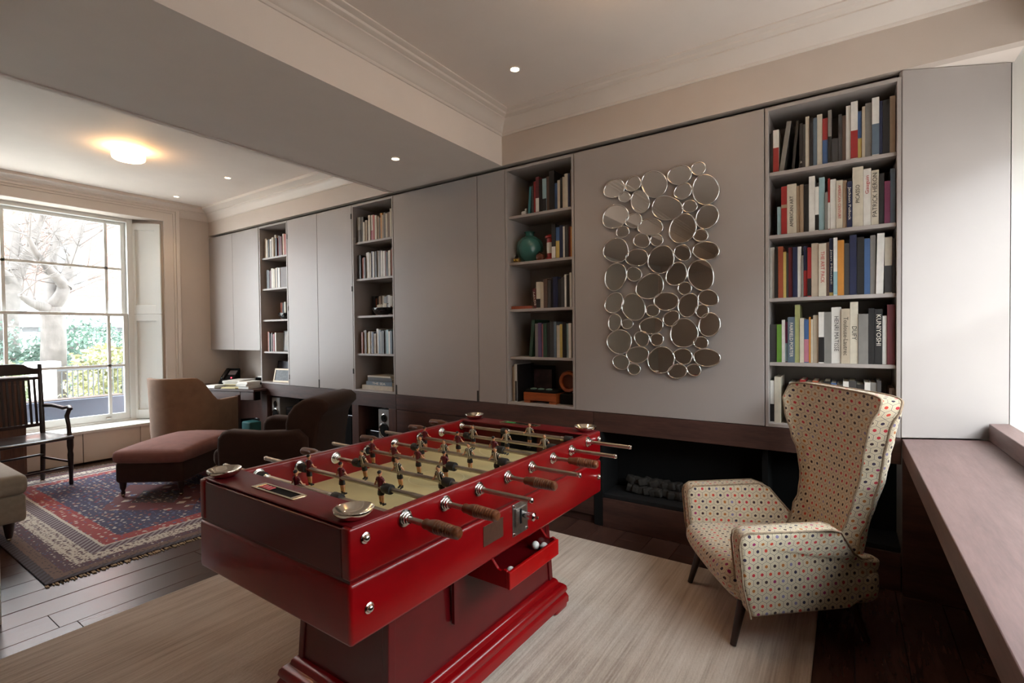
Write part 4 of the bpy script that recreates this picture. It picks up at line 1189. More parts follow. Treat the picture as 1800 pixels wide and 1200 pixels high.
for x0, x1, z1, lb in ((-5.28, -4.10, 0.42, 'wide black box low in the long media bay'), (-3.92, -3.70, 0.30, 'black audio box in the small media bay')):
    t = thing('media_box', lb, 'electronics', ((x0 + x1) / 2, YW + 0.18, 0.1005)); w = (x1 - x0) / 2
    MB().box(-w, w, -0.1, 0.1, 0, z1).build('body', M_blackgloss, t, bevel=0.006)
    MB().box(-w + 0.03, w - 0.03, -0.104, -0.1005, 0.04, z1 - 0.03).build('front_panel', M_black, t)

# ================================================================== lamps
def downlight(x, y, z, label, watt=6.0):
    t = thing('downlight', label, 'ceiling light', (x, y, z), 0, 'recessed ceiling spotlights')
    MB().lathe([(0.030, -0.0005), (0.036, -0.004), (0.028, -0.006), (0.024, -0.001)], 20, cap=False).build('trim_ring', M_white, t, smooth=50)
    MB().lathe([(0.0, -0.002), (0.024, -0.002)], 16, cap=False).build('bulb_face', emit('halogen', (1.0, 0.78, 0.55), 14.0), t)
    d = bpy.data.lights.new('spot_beam', 'SPOT'); d.energy = watt; d.color = (1.0, 0.72, 0.45); d.spot_size = math.radians(100); d.spot_blend = 0.9; d.shadow_soft_size = 0.025
    o = link('spot_beam', d, t, (0, 0, -0.012))
    return t
downlight(-1.695, 2.581, ZC, 'recessed spotlight in the main ceiling, above the football table')
downlight(-2.733, 2.561, 2.612, 'recessed spotlight in the underside of the beam')
downlight(-5.239, 2.619, ZC - 0.01, 'recessed spotlight in the far ceiling, nearer the beam')
downlight(-6.411, 2.625, ZC - 0.01, 'recessed spotlight in the far ceiling, nearest the window')

def drum(x, y, label, zc, st=16.0):
    t = thing('drum_lamp', label, 'ceiling lamp', (x, y, zc))
    MB().lathe([(0.085, -0.001), (0.085, -0.02), (0.0, -0.02)], 24).build('base', M_white, t, smooth=40)
    MB().lathe([(0.108, -0.022), (0.118, -0.028), (0.120, -0.056), (0.116, -0.084), (0.104, -0.094), (0.0, -0.098)], 32).build('glass_shade', emit('warm_glass_shade_%d' % st, (1.0, 0.60, 0.26), st), t, smooth=50)
    return t
drum(-5.12, 1.735, 'glowing round glass lamp on the far ceiling', ZC - 0.01)
drum(-0.80, 1.98, 'glowing round glass lamp on the main ceiling', ZC, 8.0)
drum(-0.9, -1.9, 'glowing round glass lamp on the main ceiling, near the back wall', ZC, 7.0)

# ================================================================== pebble mirror
M_mirror = mat('mirror_glass', (0.80, 0.79, 0.76), 0.02, 1.0, var=0.0)
M_rim = mat('bevelled_mirror_edge', (0.85, 0.85, 0.84), 0.12, 1.0, var=0.0)
DISCS = [(-1.2788, 2.2801, 0.0679, 0.0252, -0.0304, 0.0554), (-1.1493, 2.2882, 0.0448, 0.0281, -0.0293, 0.0389), (-1.0118, 2.2629, 0.0857, -0.015, 0.0005, 0.0832), (-0.8544, 2.2913, 0.072, 0.0132, -0.0191, 0.0574), (-0.7415, 2.3089, 0.0369, 0.0149, -0.0191, 0.0381), (-1.2078, 2.2135, 0.041, -0.0066, 0.0002, 0.0355), (-1.1034, 2.1656, 0.0129, -0.0755, 0.0601, 0.0009), (-0.8338, 2.1891, 0.0445, 0.0304, -0.0285, 0.0395), (-0.7017, 2.1762, 0.0157, 0.0883, -0.0754, 0.0266), (-0.9329, 2.0992, 0.0947, -0.0223, 0.0072, 0.0771), (-0.7936, 2.0904, 0.045, 0.0014, -0.006, 0.0369), (-1.2734, 2.0945, 0.0746, 0.0483, -0.0508, 0.0646), (-1.1469, 2.0505, 0.0479, 0.0257, -0.0268, 0.0408), (-1.0371, 1.9951, 0.0802, -0.0033, -0.0046, 0.0559), (-0.8371, 1.9613, 0.0548, 0.0723, -0.0637, 0.0536), (-0.6934, 2.0128, 0.0431, 0.058, -0.0494, 0.043), (-1.2228, 1.9881, 0.0438, 0.0098, -0.0131, 0.0364), (-1.0947, 1.9151, 0.0524, -0.0245, 0.0164, 0.0414), (-0.9976, 1.9079, 0.0418, -0.0047, 0.0002, 0.0368), (-0.7307, 1.9059, 0.0429, 0.0028, -0.0061, 0.0376), (-1.2696, 1.8704, 0.0594, 0.0603, -0.065, 0.0584), (-1.1276, 1.8096, 0.0758, 0.0059, -0.0098, 0.0567), (-0.9712, 1.7828, 0.0461, 0.0745, -0.0709, 0.0473), (-0.8378, 1.8124, 0.0501, -0.0235, 0.0162, 0.0431), (-0.7008, 1.8106, 0.0767, -0.0119, 0.003, 0.0554), (-1.2749, 1.6957, 0.0263, 0.0886, -0.0733, 0.0238), (-1.1479, 1.7043, 0.0512, -0.0171, 0.0128, 0.044), (-0.875, 1.6839, 0.0333, 0.069, -0.0542, 0.0297), (-0.7304, 1.6673, 0.0303, -0.0898, 0.0732, 0.0223), (-1.0431, 1.6171, 0.0869, 0.0345, -0.0328, 0.0721), (-0.8259, 1.5932, 0.0393, 0.0123, -0.013, 0.0378), (-1.2858, 1.5232, 0.04, 0.0629, -0.0525, 0.031), (-1.1519, 1.4897, 0.032, -0.0876, 0.0731, 0.0229), (-0.9408, 1.5183, 0.0789, 0.0034, -0.0047, 0.0573), (-0.6885, 1.5269, 0.0593, -0.0195, 0.0116, 0.0443), (-1.0264, 1.4626, 0.0429, -0.0089, 0.007, 0.0375), (-0.8055, 1.4885, 0.0377, 0.065, -0.0505, 0.032), (-1.2826, 1.3936, 0.0167, 0.057, -0.0439, 0.0121), (-1.1949, 1.3803, 0.0397, -0.0007, 0.0002, 0.0332), (-0.9086, 1.4101, 0.0414, 0.0338, -0.0294, 0.0362), (-0.7245, 1.4501, 0.0391, -0.0013, 0.0002, 0.0399), (-1.0357, 1.3661, 0.0768, 0.0053, -0.0045, 0.0545), (-0.8319, 1.3172, 0.0387, 0.0837, -0.0752, 0.0366), (-0.6824, 1.3672, 0.0354, 0.0635, -0.0522, 0.0327), (-1.2508, 1.264, 0.0769, 0.0421, -0.0419, 0.0697), (-1.0973, 1.2843, 0.0409, -0.0338, 0.0315, 0.0363), (-0.9999, 1.2779, 0.0425, -0.0075, 0.0071, 0.0389), (-0.7309, 1.2587, 0.0426, 0.0001, 0.0001, 0.0376), (-1.1278, 1.1795, 0.076, 0.0142, -0.0094, 0.0535), (-0.9746, 1.1486, 0.0761, 0.0454, -0.0419, 0.0721), (-0.8372, 1.1744, 0.0524, -0.0186, 0.017, 0.0475), (-0.6987, 1.1687, 0.0767, -0.0056, 0.0048, 0.0549), (-1.2396, 1.1287, 0.0521, -0.0275, 0.0259, 0.0429), (-1.1519, 1.0863, 0.0436, -0.0061, 0.0071, 0.0377), (-0.8719, 1.0807, 0.058, 0.0124, -0.0074, 0.0439), (-0.7725, 1.0924, 0.0415, -0.0062, 0.0063, 0.0364)]
pm = thing('pebble_mirror', 'wall mirror made of many oval silver edged pieces', 'mirror', (-1.0, YW, 1.6))
MBK = mat('mirror_backing', lin((58, 54, 50)), 0.6)
rm = random.Random(11)
for cx, cz, ux, uz, vx, vz in DISCS:
    n = 36; e1, ph1 = rm.uniform(0.02, 0.07), rm.uniform(0, 6.28)
    k1 = rm.uniform(-0.004, 0.004); k2 = rm.uniform(-0.004, 0.004)
    pts = []
    for i in range(n):
        t = 2 * PI * i / n; s = 0.97 * (1 + e1 * math.cos(2 * (t - ph1)) * 0.5 + e1 * 0.5 * math.cos(3 * t + ph1))
        pts.append((s * (ux * math.cos(t) + vx * math.sin(t)), s * (uz * math.cos(t) + vz * math.sin(t))))
    f = MB()
    A_ = [f.vert((x, -0.0165 + (x * k1 + z * k2) * 2, z)) for x, z in pts]
    f.face(A_)
    B_ = [f.vert((x, -0.006, z)) for x, z in pts]
    for i in range(n): f.face((A_[i], B_[i], B_[(i + 1) % n], A_[(i + 1) % n]))
    d = f.build('mirror_disc', M_mirror, pm, (cx + 1.0, 0, cz - 1.6))
    MB().tube([(x * 1.01, -0.0165, z * 1.01) for x, z in pts], 0.0036, 8, closed=True).build('rim', M_rim, d, smooth=80)
    MB().tube([(0, -0.008, 0), (0, -0.0006, 0)], min(math.hypot(ux, uz), math.hypot(vx, vz)) * 0.6, 12).build('standoff', MBK, d, smooth=50)

# ================================================================== books
PAL = dict(k=('black', (30, 28, 28)), w=('white', (228, 224, 216)), c=('cream', (214, 203, 180)), t=('tan', (168, 138, 106)), r=('red', (178, 32, 32)), m=('maroon', (112, 28, 36)),
           n=('navy', (30, 38, 78)), b=('blue', (60, 98, 156)), l=('pale blue', (146, 184, 192)), g=('grey', (132, 128, 122)), d=('charcoal', (62, 60, 60)), e=('green', (96, 152, 40)),
           f=('dark green', (32, 68, 46)), o=('orange', (214, 132, 36)), y=('yellow', (208, 178, 84)), p=('purple', (94, 72, 122)), i=('pink', (196, 112, 132)), B=('brown', (94, 66, 50)),
           s=('slate blue', (92, 112, 130)), q=('olive yellow', (172, 174, 104)), a=('beige', (196, 178, 152)), T=('teal', (48, 128, 138)), M=('magenta', (130, 42, 84)), x=('rust', (178, 76, 42)))
M_pages = mat('book_pages', lin((206, 196, 172)), 0.8, var=0.08, vscale=90)
M_tdark = mat('title_dark', lin((50, 44, 42)), 0.6)
M_tlight = mat('title_light', lin((226, 220, 206)), 0.6)
M_tred = mat('title_red', lin((178, 60, 60)), 0.6)
def calm(c):
    g = 0.3 * c[0] + 0.59 * c[1] + 0.11 * c[2]
    return lin(tuple((g + (v - g) * 0.80) * 0.93 for v in c))
def bmat(k): return mat('book_cover_' + PAL[k][0].replace(' ', '_'), calm(PAL[k][1]), 0.42, var=0.10, vscale=25)
ORD = ['first', 'second', 'third', 'fourth', 'fifth', 'sixth', 'seventh', 'eighth', 'ninth', 'tenth', 'eleventh', 'twelfth', 'thirteenth', 'fourteenth', 'fifteenth', 'sixteenth', 'seventeenth', 'eighteenth', 'nineteenth', 'twentieth', 'twenty-first', 'twenty-second', 'twenty-third', 'twenty-fourth', 'twenty-fifth', 'twenty-sixth']
SHN = ['top', 'second', 'third', 'fourth', 'bottom']
CASE = dict(A='bookcase nearest the desk', B='bookcase behind brown armchair', C='bookcase left of mirror', D='bookcase right of mirror')
TDOWN = Matrix(((0, 1, 0, 0), (0, 0, -1, 0), (-1, 0, 0, 0), (0, 0, 0, 1)))
TUP = Matrix(((0, -1, 0, 0), (0, 0, -1, 0), (1, 0, 0, 0), (0, 0, 0, 1)))
TFLAT = Matrix(((1, 0, 0, 0), (0, 0, -1, 0), (0, 1, 0, 0), (0, 0, 0, 1)))
def book_parts(w, h, dp, ck, parent_kw, label, group, band=None, title=None):
    th = min(0.0028, w * 0.2)
    m = MB()
    m.box(0, w, 0, th, 0, h).box(0, th, th, dp, 0, h).box(w - th, w, th, dp, 0, h)
    o = m.build('book', bmat(ck), None, **parent_kw)
    tag(o, label, 'book', group)
    MB().box(th, w - th, th, dp - 0.003, 0.003, h - 0.003).build('page_block', M_pages, o)
    if band:
        for bk, z0, z1 in band:
            tag(MB().box(-0.0002, w + 0.0002, -0.0006, 0.001, h * z0, h * z1).build('spine_band', bmat(bk), o), PAL[bk][0] + ' band')
    if title:
        tx, tm, mode, frac, ctr = title
        L = h * frac
        me = text_mesh(tx, 0.02, tm)
        bx = max(v.co.x for v in me.vertices) - min(v.co.x for v in me.vertices)
        by = max(v.co.y for v in me.vertices) - min(v.co.y for v in me.vertices)
        s = min(L / bx, (w * 0.62) / by)
        R_ = {'d': TDOWN, 'u': TUP, 'f': TFLAT}[mode]
        t = link('spine_title', me, o)
        t.matrix_basis = Matrix.Translation((w / 2, -0.0011, h * ctr)) @ R_ @ Matrix.Diagonal((L / bx, s, 1, 1))
    return o
def row(case, shelf, spec, kx=1.0, kz=1.0, x0=None, titles={}, fit=True):
    bx0, bx1 = BC[case]
    x = (bx0 + 0.020 if x0 is None else x0); zs = (SH[shelf] if shelf < 4 else ZB + 0.022) + 0.0004
    toks = spec.split(); nb = 0; import re
    PT = r'([\d.]+)([A-Za-z])(\d+)(?:/([A-Za-z]))?(?:<(-?\d+))?$'
    wsum = 0.0; fixed = 0.0
    for tk in toks:
        if tk.endswith('_'): fixed += float(tk[:-1]) * kx / 1000; continue
        mo = re.match(PT, tk); wsum += float(mo[1]) * kx / 1000; fixed += min(float(mo[3]) * kz / 1000, 0.327) * math.sin(math.radians(abs(float(mo[5] or 0)))) + 0.0004
    fitk = (bx1 - 0.0205 - x - fixed) / wsum if fit else 1.0
    rr_ = random.Random(hash((case, shelf)) % 1000 if False else ord(case) * 7 + shelf)
    for tk in toks:
        if tk.endswith('_'):
            x += float(tk[:-1]) * kx / 1000; continue
        mo = re.match(PT, tk)
        w = float(mo[1]) * kx / 1000 * fitk; h = min(float(mo[3]) * kz / 1000, 0.327); ck = mo[2]
        tilt = float(mo[5] or 0)
        band = None
        if (case, shelf, nb) == ('D', 1, 1): band = [('t', 0.55, 0.62)]
        if (case, shelf, nb) == ('D', 2, 14): band = [('y', 0.0, 0.06)]
        elif mo[4]: band = [(mo[4], 0.02, 0.34 + 0.25 * rr_.random())]
        ti = titles.get(nb)
        yf = YW + (0.155 if (case, shelf) in (('A', 2), ('B', 2)) else 0.030) + rr_.uniform(0, 0.016); dp = min(0.155 if (case, shelf) in (('A', 2), ('B', 2)) else 0.27, 0.15 + h * 0.22 + rr_.uniform(0, 0.02))
        lab = f'{PAL[ck][0]} book, {ORD[nb]} from left on the {SHN[shelf]} shelf of {CASE[case]}'
        grp = f'books on the {SHN[shelf]} shelf of the {CASE[case]}'
        t = math.radians(tilt)
        if x + w * math.cos(t) + max(0, h * math.sin(t)) > bx1 - 0.0182: break
        if tilt > 0:      # leans to the right: stands on its right lower edge
            kw = dict(loc=(x, yf, zs + w * math.sin(t)), rot=(0, t, 0)); adv = w * math.cos(t) + h * math.sin(t)
        elif tilt < 0:    # leans to the left
            kw = dict(loc=(x + h * math.sin(-t), yf, zs), rot=(0, t, 0)); adv = w * math.cos(t) + h * math.sin(-t)
        else:
            kw = dict(loc=(x, yf, zs)); adv = w
        book_parts(w - 0.0006, h, dp, ck, kw, lab, grp, band, ti)
        x += adv + 0.0004; nb += 1
D1 = '25k280 42w300/r 34g345<8 20k335<5 24k310 18d300 27c345 25k330 25s325 36c345 36r310/b 25g355/k 42d160 24d310 24B300 30w360 44w375/r 25b310/y 20a330 40g350 44w370/s 20n345 42k345 33t362'
row('D', 0, D1, 0.655, 0.80, titles={4: ('2', M_tlight, 'f', 0.045, 0.14)})
D2 = '58_ 28l200 40r335 64c345 24t325 24t330 34k320 40w375 25w300/k 38l360 18g255 15r345/w 37w335 41c320 25t315 34n300 66c390 46w370 45c352 30k325 34M270 29s345'
row('D', 1, D2, 0.655, 0.80, titles={2: ('AMERICAN ART', M_tdark, 'u', 0.62, 0.45), 12: ('AMERICAN CENTURY', M_tred, 'd', 0.7, 0.55), 14: ('Jackson Pollock', M_tlight, 'd', 0.72, 0.52), 15: ('PICASSO', M_tdark, 'u', 0.3, 0.55), 16: ('Gauguin', M_tred, 'u', 0.32, 0.72), 17: ('PATRICK HERON', M_tdark, 'u', 0.8, 0.55)})
D3 = '27w290 21k275 29x290 17y258 12d252 24m280 27n280 21w280 12g230 21n280/r 21r270/k 39a290 41c285 15B290 21n310/y 21w310/l 34o295 27d275 37n315 36k300 29b290 27g305 36w310<1 36c288/d 13d280'
row('D', 2, D3, 0.80, 1.0, titles={12: ('THE ART PACK', M_tred, 'd', 0.6, 0.55), 14: ('Joan Mitchell', M_tlight, 'd', 0.6, 0.5)})
D4 = '39d215 28e215 19w240 14M228/l 39s255 27q322 23c248 25b240/i 10o253 12c240 29a262 29w278/k 37g278 50w302 44a292 40c326 49g262 29k290 37k285 21w250 37m306'
row('D', 3, D4, 0.80, 1.0, titles={4: ('FAIRFIELD PORTER', M_tlight, 'd', 0.75, 0.5), 13: ('HENRI MATISSE', M_tdark, 'd', 0.62, 0.53), 14: ('Toulouse-Lautrec', M_tdark, 'd', 0.7, 0.5), 15: ('DUFY', M_tdark, 'd', 0.22, 0.5), 18: ('KUNIYOSHI', M_tlight, 'd', 0.56, 0.62)})
D5 = '22w240/k 33c262 50_ 28w232 26k235 28r250 33k240 28x248 26d240 32k250 26b240 29k235 26w250 33d255 36k238 26w250 26g250 19d262 40_ 24B225'
row('D', 4, D5, 0.80, 1.0)
C1 = '165_ 15T200<4 12d205 16r232 22m262/w 22k240 26l240/k 18B250 34k285 22b192 16a205 12k218 18c225 20c240 14n238 17t262'
row('C', 0, C1)
C2 = '365_ 22k250/w 20b225/y 18n235 14w225 18d230 12m220 16o215'
row('C', 1, C2)
C3 = '190_ 20m150<-6 28c195/k 22a190 26B215 22d205 14k220 30n225 26k205 22d215 12w235 18k230 14w245 16d250'
row('C', 2, C3, titles={0: ('EGYPT', M_tlight, 'u', 0.7, 0.5)})
C4 = '155_ 20f280<6 22g250 24p255 14i245 24f250 20k255 26d262 16s262 22c235 16y242 22k258 16l245 18w248 18d250'
row('C', 3, C4)
C5 = '8_ 14t270 10c285 16w288/d 12k285'
row('C', 4, C5, fit=False)
B1 = '25_ 28g240/d 22k238 12c185 16a200 16B175 14c240 22w240/i 16r235 16c230 14t215 14k200 14o240 16t220 18d235 16a225 20B228 12c260 20d240'
row('B', 0, B1)
B2 = '18_ 30k230 14x200 14r205 14d200 16w245 18w245 12c235 18n250 14w245 18d245 16w250 16g245 16w245 20w240 14r235 18k225 20c235 14x245 22m245'
row('B', 1, B2)
B3 = '70_ 26k195 14x170 14d180 18a190 20c195 18g185 16B190 18a195 16t185 14k180 18w215 18w210 14k200 16m210 20m205'
row('B', 2, B3)
B4 = '55_ 14x205 16t220 18B225 16y200 14c210 16w210 18n205 20t190 18w235 20s225 16g205 22d215 14k220 20l225 18w210 18s215 14k210 16l215'
row('B', 3, B4)
A1 = '25_ 24t225 18c205 14d210 20w210 16g185 22a220 18c245 20k205 14r215 16d225 20m215 18c240 20x235 22r225 16w220'
row('A', 0, A1)
A2 = '60_ 26k215 14d210 20m205 22w228 24c220 20d215 22a225 14k228 24w222 120B222'
row('A', 1, A2)
A3 = '120_ 26x200 16d195 14k205 16c205 20d195 18w195 16g175 18w185 16i175 18c190 20w195 18a180 20w195'
row('A', 2, A3)
A4 = '80_ 20x225 18d215 24d200 18B215 20m195 18r200 26w215'
row('A', 3, A4, fit=False)

# lying books
def flat_book(x, y, z, w, dp, th, ck, label, group=None, title=None, rz=0.0, cat='book'):
    o = MB().box(-w / 2, w / 2, 0, 0.0025, 0, th).box(-w / 2, w / 2, 0.0025, dp, 0, 0.0022).box(-w / 2, w / 2, 0.0025, dp, th - 0.0022, th).build('book', bmat(ck), None, (x, y, z), (0, 0, rz))
    tag(o, label, cat, group)
    MB().box(-w / 2 + 0.003, w / 2 - 0.003, 0.0025, dp - 0.003, 0.0022, th - 0.0022).build('page_block', M_pages, o)
    if title:
        me = text_mesh(title, 0.02, M_tlight)
        bx = max(v.co.x for v in me.vertices) - min(v.co.x for v in me.vertices)
        t = link('spine_title', me, o)
        t.matrix_basis = Matrix.Translation((0, -0.0005, th / 2)) @ TFLAT @ Matrix.Diagonal((w * 0.5 / bx, th * 0.6 / 0.0146, 1, 1))
    return o
zb = ZB + 0.0225
flat_book(-3.70, YW + 0.04, zb, 0.43, 0.26, 0.042, 'a', 'thick beige book at the bottom of the lying stack', 'stack of lying books on a bottom shelf')
flat_book(-3.675, YW + 0.042, zb + 0.0425, 0.36, 0.25, 0.036, 's', 'slate blue lying book with THE SEA on its spine', 'stack of lying books on a bottom shelf', 'THE SEA')
flat_book(-3.67, YW + 0.05, zb + 0.079, 0.34, 0.24, 0.016, 'k', 'thin black lying book above THE SEA', 'stack of lying books on a bottom shelf')
flat_book(-3.67, YW + 0.046, zb + 0.0955, 0.33, 0.24, 0.022, 'd', 'charcoal lying book second from top of the stack', 'stack of lying books on a bottom shelf')
flat_book(-3.68, YW + 0.048, zb + 0.118, 0.32, 0.24, 0.016, 'a', 'beige lying book on top of the stack', 'stack of lying books on a bottom shelf')
flat_book(-2.055, YW + 0.04, SH[2] + 0.0004, 0.19, 0.20, 0.022, 'x', 'flat rust red book lying on the third shelf left of the mirror')

# ornaments in the bookcase left of the mirror
M_tealglass = bpy.data.materials.new('teal_glass'); M_tealglass.use_nodes = True
_b = M_tealglass.node_tree.nodes['Principled BSDF']
_b.inputs['Base Color'].default_value = (0.10, 0.34, 0.30, 1); _b.inputs['Roughness'].default_value = 0.06; _b.inputs['Transmission Weight'].default_value = 0.55
vz = thing('glass_vase', 'round teal glass vase on the second shelf left of the mirror', 'vase', (-2.045, YW + 0.15, SH[1] + 0.0005))
MB().lathe([(0.035, 0.0), (0.05, 0.004), (0.09, 0.05), (0.108, 0.11), (0.098, 0.165), (0.062, 0.20), (0.034, 0.212), (0.034, 0.232), (0.043, 0.24), (0.037, 0.24), (0.028, 0.225), (0.028, 0.21)], 28, cap=True).build('body', M_tealglass, vz, smooth=60)
MB().tube([(0.040 * math.cos(2 * PI * k / 20), 0.040 * math.sin(2 * PI * k / 20), 0.24) for k in range(20)], 0.004, 6, closed=True).build('rim', M_tealglass, vz, smooth=60)
fg_ = thing('figurine', 'tiny black and yellow figurine beside the teal vase', 'figurine', (-2.098, YW + 0.045, SH[1] + 0.0005))
MB().soft(-0.026, 0.026, -0.018, 0.018, 0, 0.034, 0.012, 2).build('body', mat('fig_ochre', lin((110, 78, 22)), 0.4), fg_, smooth=60)
MB().ball((0, -0.004, 0.04), 0.013, 10, 8).build('head', M_black, fg_, smooth=60)
for s in (-1, 1): MB().ball((s * 0.011, -0.017, 0.018), 0.007, 8, 6).build('eye', mat('fig_yellow', lin((206, 170, 40)), 0.4), fg_, smooth=60)
mg = thing('ornament', 'upright red and white ornament standing beside the teal vase', 'ornament', (-1.83, YW + 0.10, SH[1] + 0.0005))
MB().lathe([(0.038, 0), (0.038, 0.02), (0.03, 0.024), (0.03, 0.16), (0.042, 0.165), (0.042, 0.178), (0.02, 0.19), (0, 0.192)], 16).build('body', bmat('r'), mg, smooth=40)
MB().lathe([(0.0308, 0.05), (0.0308, 0.13)], 16, cap=False).build('label_band', bmat('w'), mg, smooth=60)
sh_ = thing('ornament', 'small rounded brown ornament between teal vase and red ornament', 'ornament', (-1.905, YW + 0.075, SH[1] + 0.0005))
MB().soft(-0.035, 0.035, -0.025, 0.025, 0, 0.055, 0.024, 3, puff=(0, 0, 0.01)).build('body', mat('ornament_brown', lin((92, 44, 20)), 0.4), sh_, smooth=60)
MB().tube([(-0.03, -0.01, 0.04), (0, -0.015, 0.066), (0.03, -0.01, 0.045)], 0.006, 8).build('handle', M_black, sh_, smooth=60)
bd = thing('figurine', 'small white figurine on the top shelf left of the mirror', 'figurine', (-2.03, YW + 0.05, SH[0] + 0.0005))
MB().soft(-0.022, 0.022, -0.014, 0.014, 0, 0.03, 0.012, 3).build('body', bmat('w'), bd, smooth=60)
MB().ball((0.016, 0, 0.038), 0.010, 10, 8).build('head', bmat('w'), bd, smooth=60)
MB().tube([(0.024, 0, 0.038), (0.034, 0, 0.035)], [0.004, 0.001], 6).build('beak', M_black, bd)
# bottom shelf: dark framed picture, wooden box with oddments, round orange clock
M_orw = wood('orange_wood', lin((128, 58, 24)), lin((168, 86, 40)), 0.35, 6, 'X')
pf = thing('framed_picture', 'dark framed portrait leaning on the bottom shelf left of the mirror', 'picture', (-1.985, YW + 0.225, zb), 0.06)
for a, b, c_, d_ in ((-0.105, -0.08, 0, 0.27), (0.08, 0.105, 0, 0.27)): MB().box(a, b, 0, 0.02, c_, d_).build('frame_side', M_black, pf, bevel=0.002)
for c_, d_ in ((0, 0.03), (0.24, 0.27)): MB().box(-0.08, 0.08, 0, 0.02, c_, d_).build('frame_side', M_black, pf, bevel=0.002)
pic = mat('portrait_print', lin((64, 46, 48)), 0.4, var=0.75, vscale=11)
MB().box(-0.08, 0.08, 0.006, 0.012, 0.03, 0.24).build('print', pic, pf)
wbx = thing('wooden_box', 'orange brown wooden box with oddments on the bottom shelf', 'box', (-1.893, YW + 0.035, zb))
MB().box(-0.15, 0.13, 0, 0.16, 0.018, 0.078).build('body', M_orw, wbx, bevel=0.003)
for x in (-0.12, 0.10): MB().box(x - 0.028, x + 0.028, 0.004, 0.15, 0, 0.0175).build('foot', M_orw, wbx)
MB().box(-0.142, 0.122, 0.008, 0.152, 0.0782, 0.098).build('lid', M_black, wbx, bevel=0.004)
for x, y in ((-0.09, 0.05), (-0.02, 0.045), (0.045, 0.05)): tag(MB().lathe([(0.024, 0), (0.026, 0.006), (0.012, 0.01), (0, 0.01)], 14).build('dial', mat('pale_green_disc', lin((120, 146, 132)), 0.4), wbx, (x, y, 0.0983), smooth=50), 'pale green disc')
ck_ = thing('ring_ornament', 'round orange wooden ring half hidden on the bottom shelf', 'ornament', (-1.694, YW + 0.12, zb))
MB().lathe([(0.054, -0.02), (0.073, -0.024), (0.080, -0.012), (0.080, 0.012), (0.073, 0.024), (0.054, 0.02), (0.054, -0.02)], 32, Matrix.Rotation(PI / 2, 4, 'X'), cap=False).build('ring', M_orw, ck_, (-0.0, 0, 0.165), smooth=45)
MB().lathe([(0.0, 0.0), (0.056, 0.0)], 28, Matrix.Rotation(PI / 2, 4, 'X'), cap=False).build('face', mat('clock_face_brown', lin((96, 48, 26)), 0.4), ck_, (0, 0.004, 0.165))
MB().box(-0.06, 0.06, -0.04, 0.05, 0.0, 0.075).build('base', M_black, ck_, bevel=0.006)

# black bowls on the third shelves
def bowl(x, z, r, label, fill=None):
    t = thing('bowl', label, 'bowl', (x, YW + 0.088, z)); t.scale = (1, 0.5, 1)
    MB().lathe([(r * 0.4, 0), (r * 0.75, 0.018), (r, 0.055), (r * 1.03, 0.07), (r * 0.98, 0.07), (r * 0.72, 0.024), (0, 0.012)], 24, cap=False).build('dish', M_blackgloss, t, smooth=60)
    for s in (-1, 1):
        MB().tube([(s * r * 0.95, 0.02 * k, 0.06 + 0.02 * (1 - k * k)) for k in (-1, -.5, 0, .5, 1)], 0.005, 6).build('lug', M_blackgloss, t, smooth=60)
    if fill:
        r2 = random.Random(4)
        for k in range(9):
            MB().tube([(-0.06 + 0.015 * k, -0.03, 0.045), (-0.055 + 0.015 * k, -0.02, 0.10 + r2.uniform(-.01, .012)), (-0.05 + 0.015 * k, 0.02, 0.105)], [0.006, 0.007, 0.004], 6).build('card', bmat('c'), t, smooth=60)
    return t
bowl(-3.66, SH[2] + 0.0005, 0.125, 'black bowl of pale slips, before the books behind the brown armchair', True)
bowl(-5.27, SH[2] + 0.0005, 0.11, 'black bowl on the third shelf of the bookcase nearest the desk')
# pictures in the bookcase nearest the desk
def frame(x, y, z, w, h, rz, lean, fm, pm_, label, name='photo_frame', bw=0.018):
    t = thing(name, label, 'picture', (x, y, z), rz)
    e = link('leaning_frame', None, t, (0, 0, 0), (-lean, 0, 0))
    for a, b in ((-w / 2, -w / 2 + bw), (w / 2 - bw, w / 2)): MB().box(a, b, 0, 0.014, 0, h).build('frame_side', fm, e, bevel=0.0015)
    for a, b in ((0, bw), (h - bw, h)): MB().box(-w / 2 + bw, w / 2 - bw, 0, 0.014, a, b).build('frame_side', fm, e, bevel=0.0015)
    MB().box(-w / 2 + bw, w / 2 - bw, 0.004, 0.009, bw, h - bw).build('print', pm_, e)
    return t
frame(-5.40, YW + 0.16, zb, 0.38, 0.23, 0.0, 0.10, M_gap, mat('dusky_print', lin((72, 70, 78)), 0.3, var=0.4, vscale=14), 'large dark picture leaning at the back of the bottom shelf', 'framed_picture', 0.008)
frame(-5.30, YW + 0.04, zb, 0.26, 0.155, 0.15, 0.22, mat('pale_wood_frame', lin((206, 184, 150)), 0.4), mat('grey_photo', lin((44, 42, 44)), 0.5, var=0.8, vscale=40), 'small photograph in a pale wooden frame by the desk')
frame(-5.20, YW + 0.08, SH[3] + 0.0005, 0.22, 0.235, 0.0, 0.05, M_gap, mat('amber_print', lin((86, 62, 36)), 0.35, var=0.6, vscale=12), 'dark amber picture on the fourth shelf beside the desk books', 'framed_picture', 0.01)

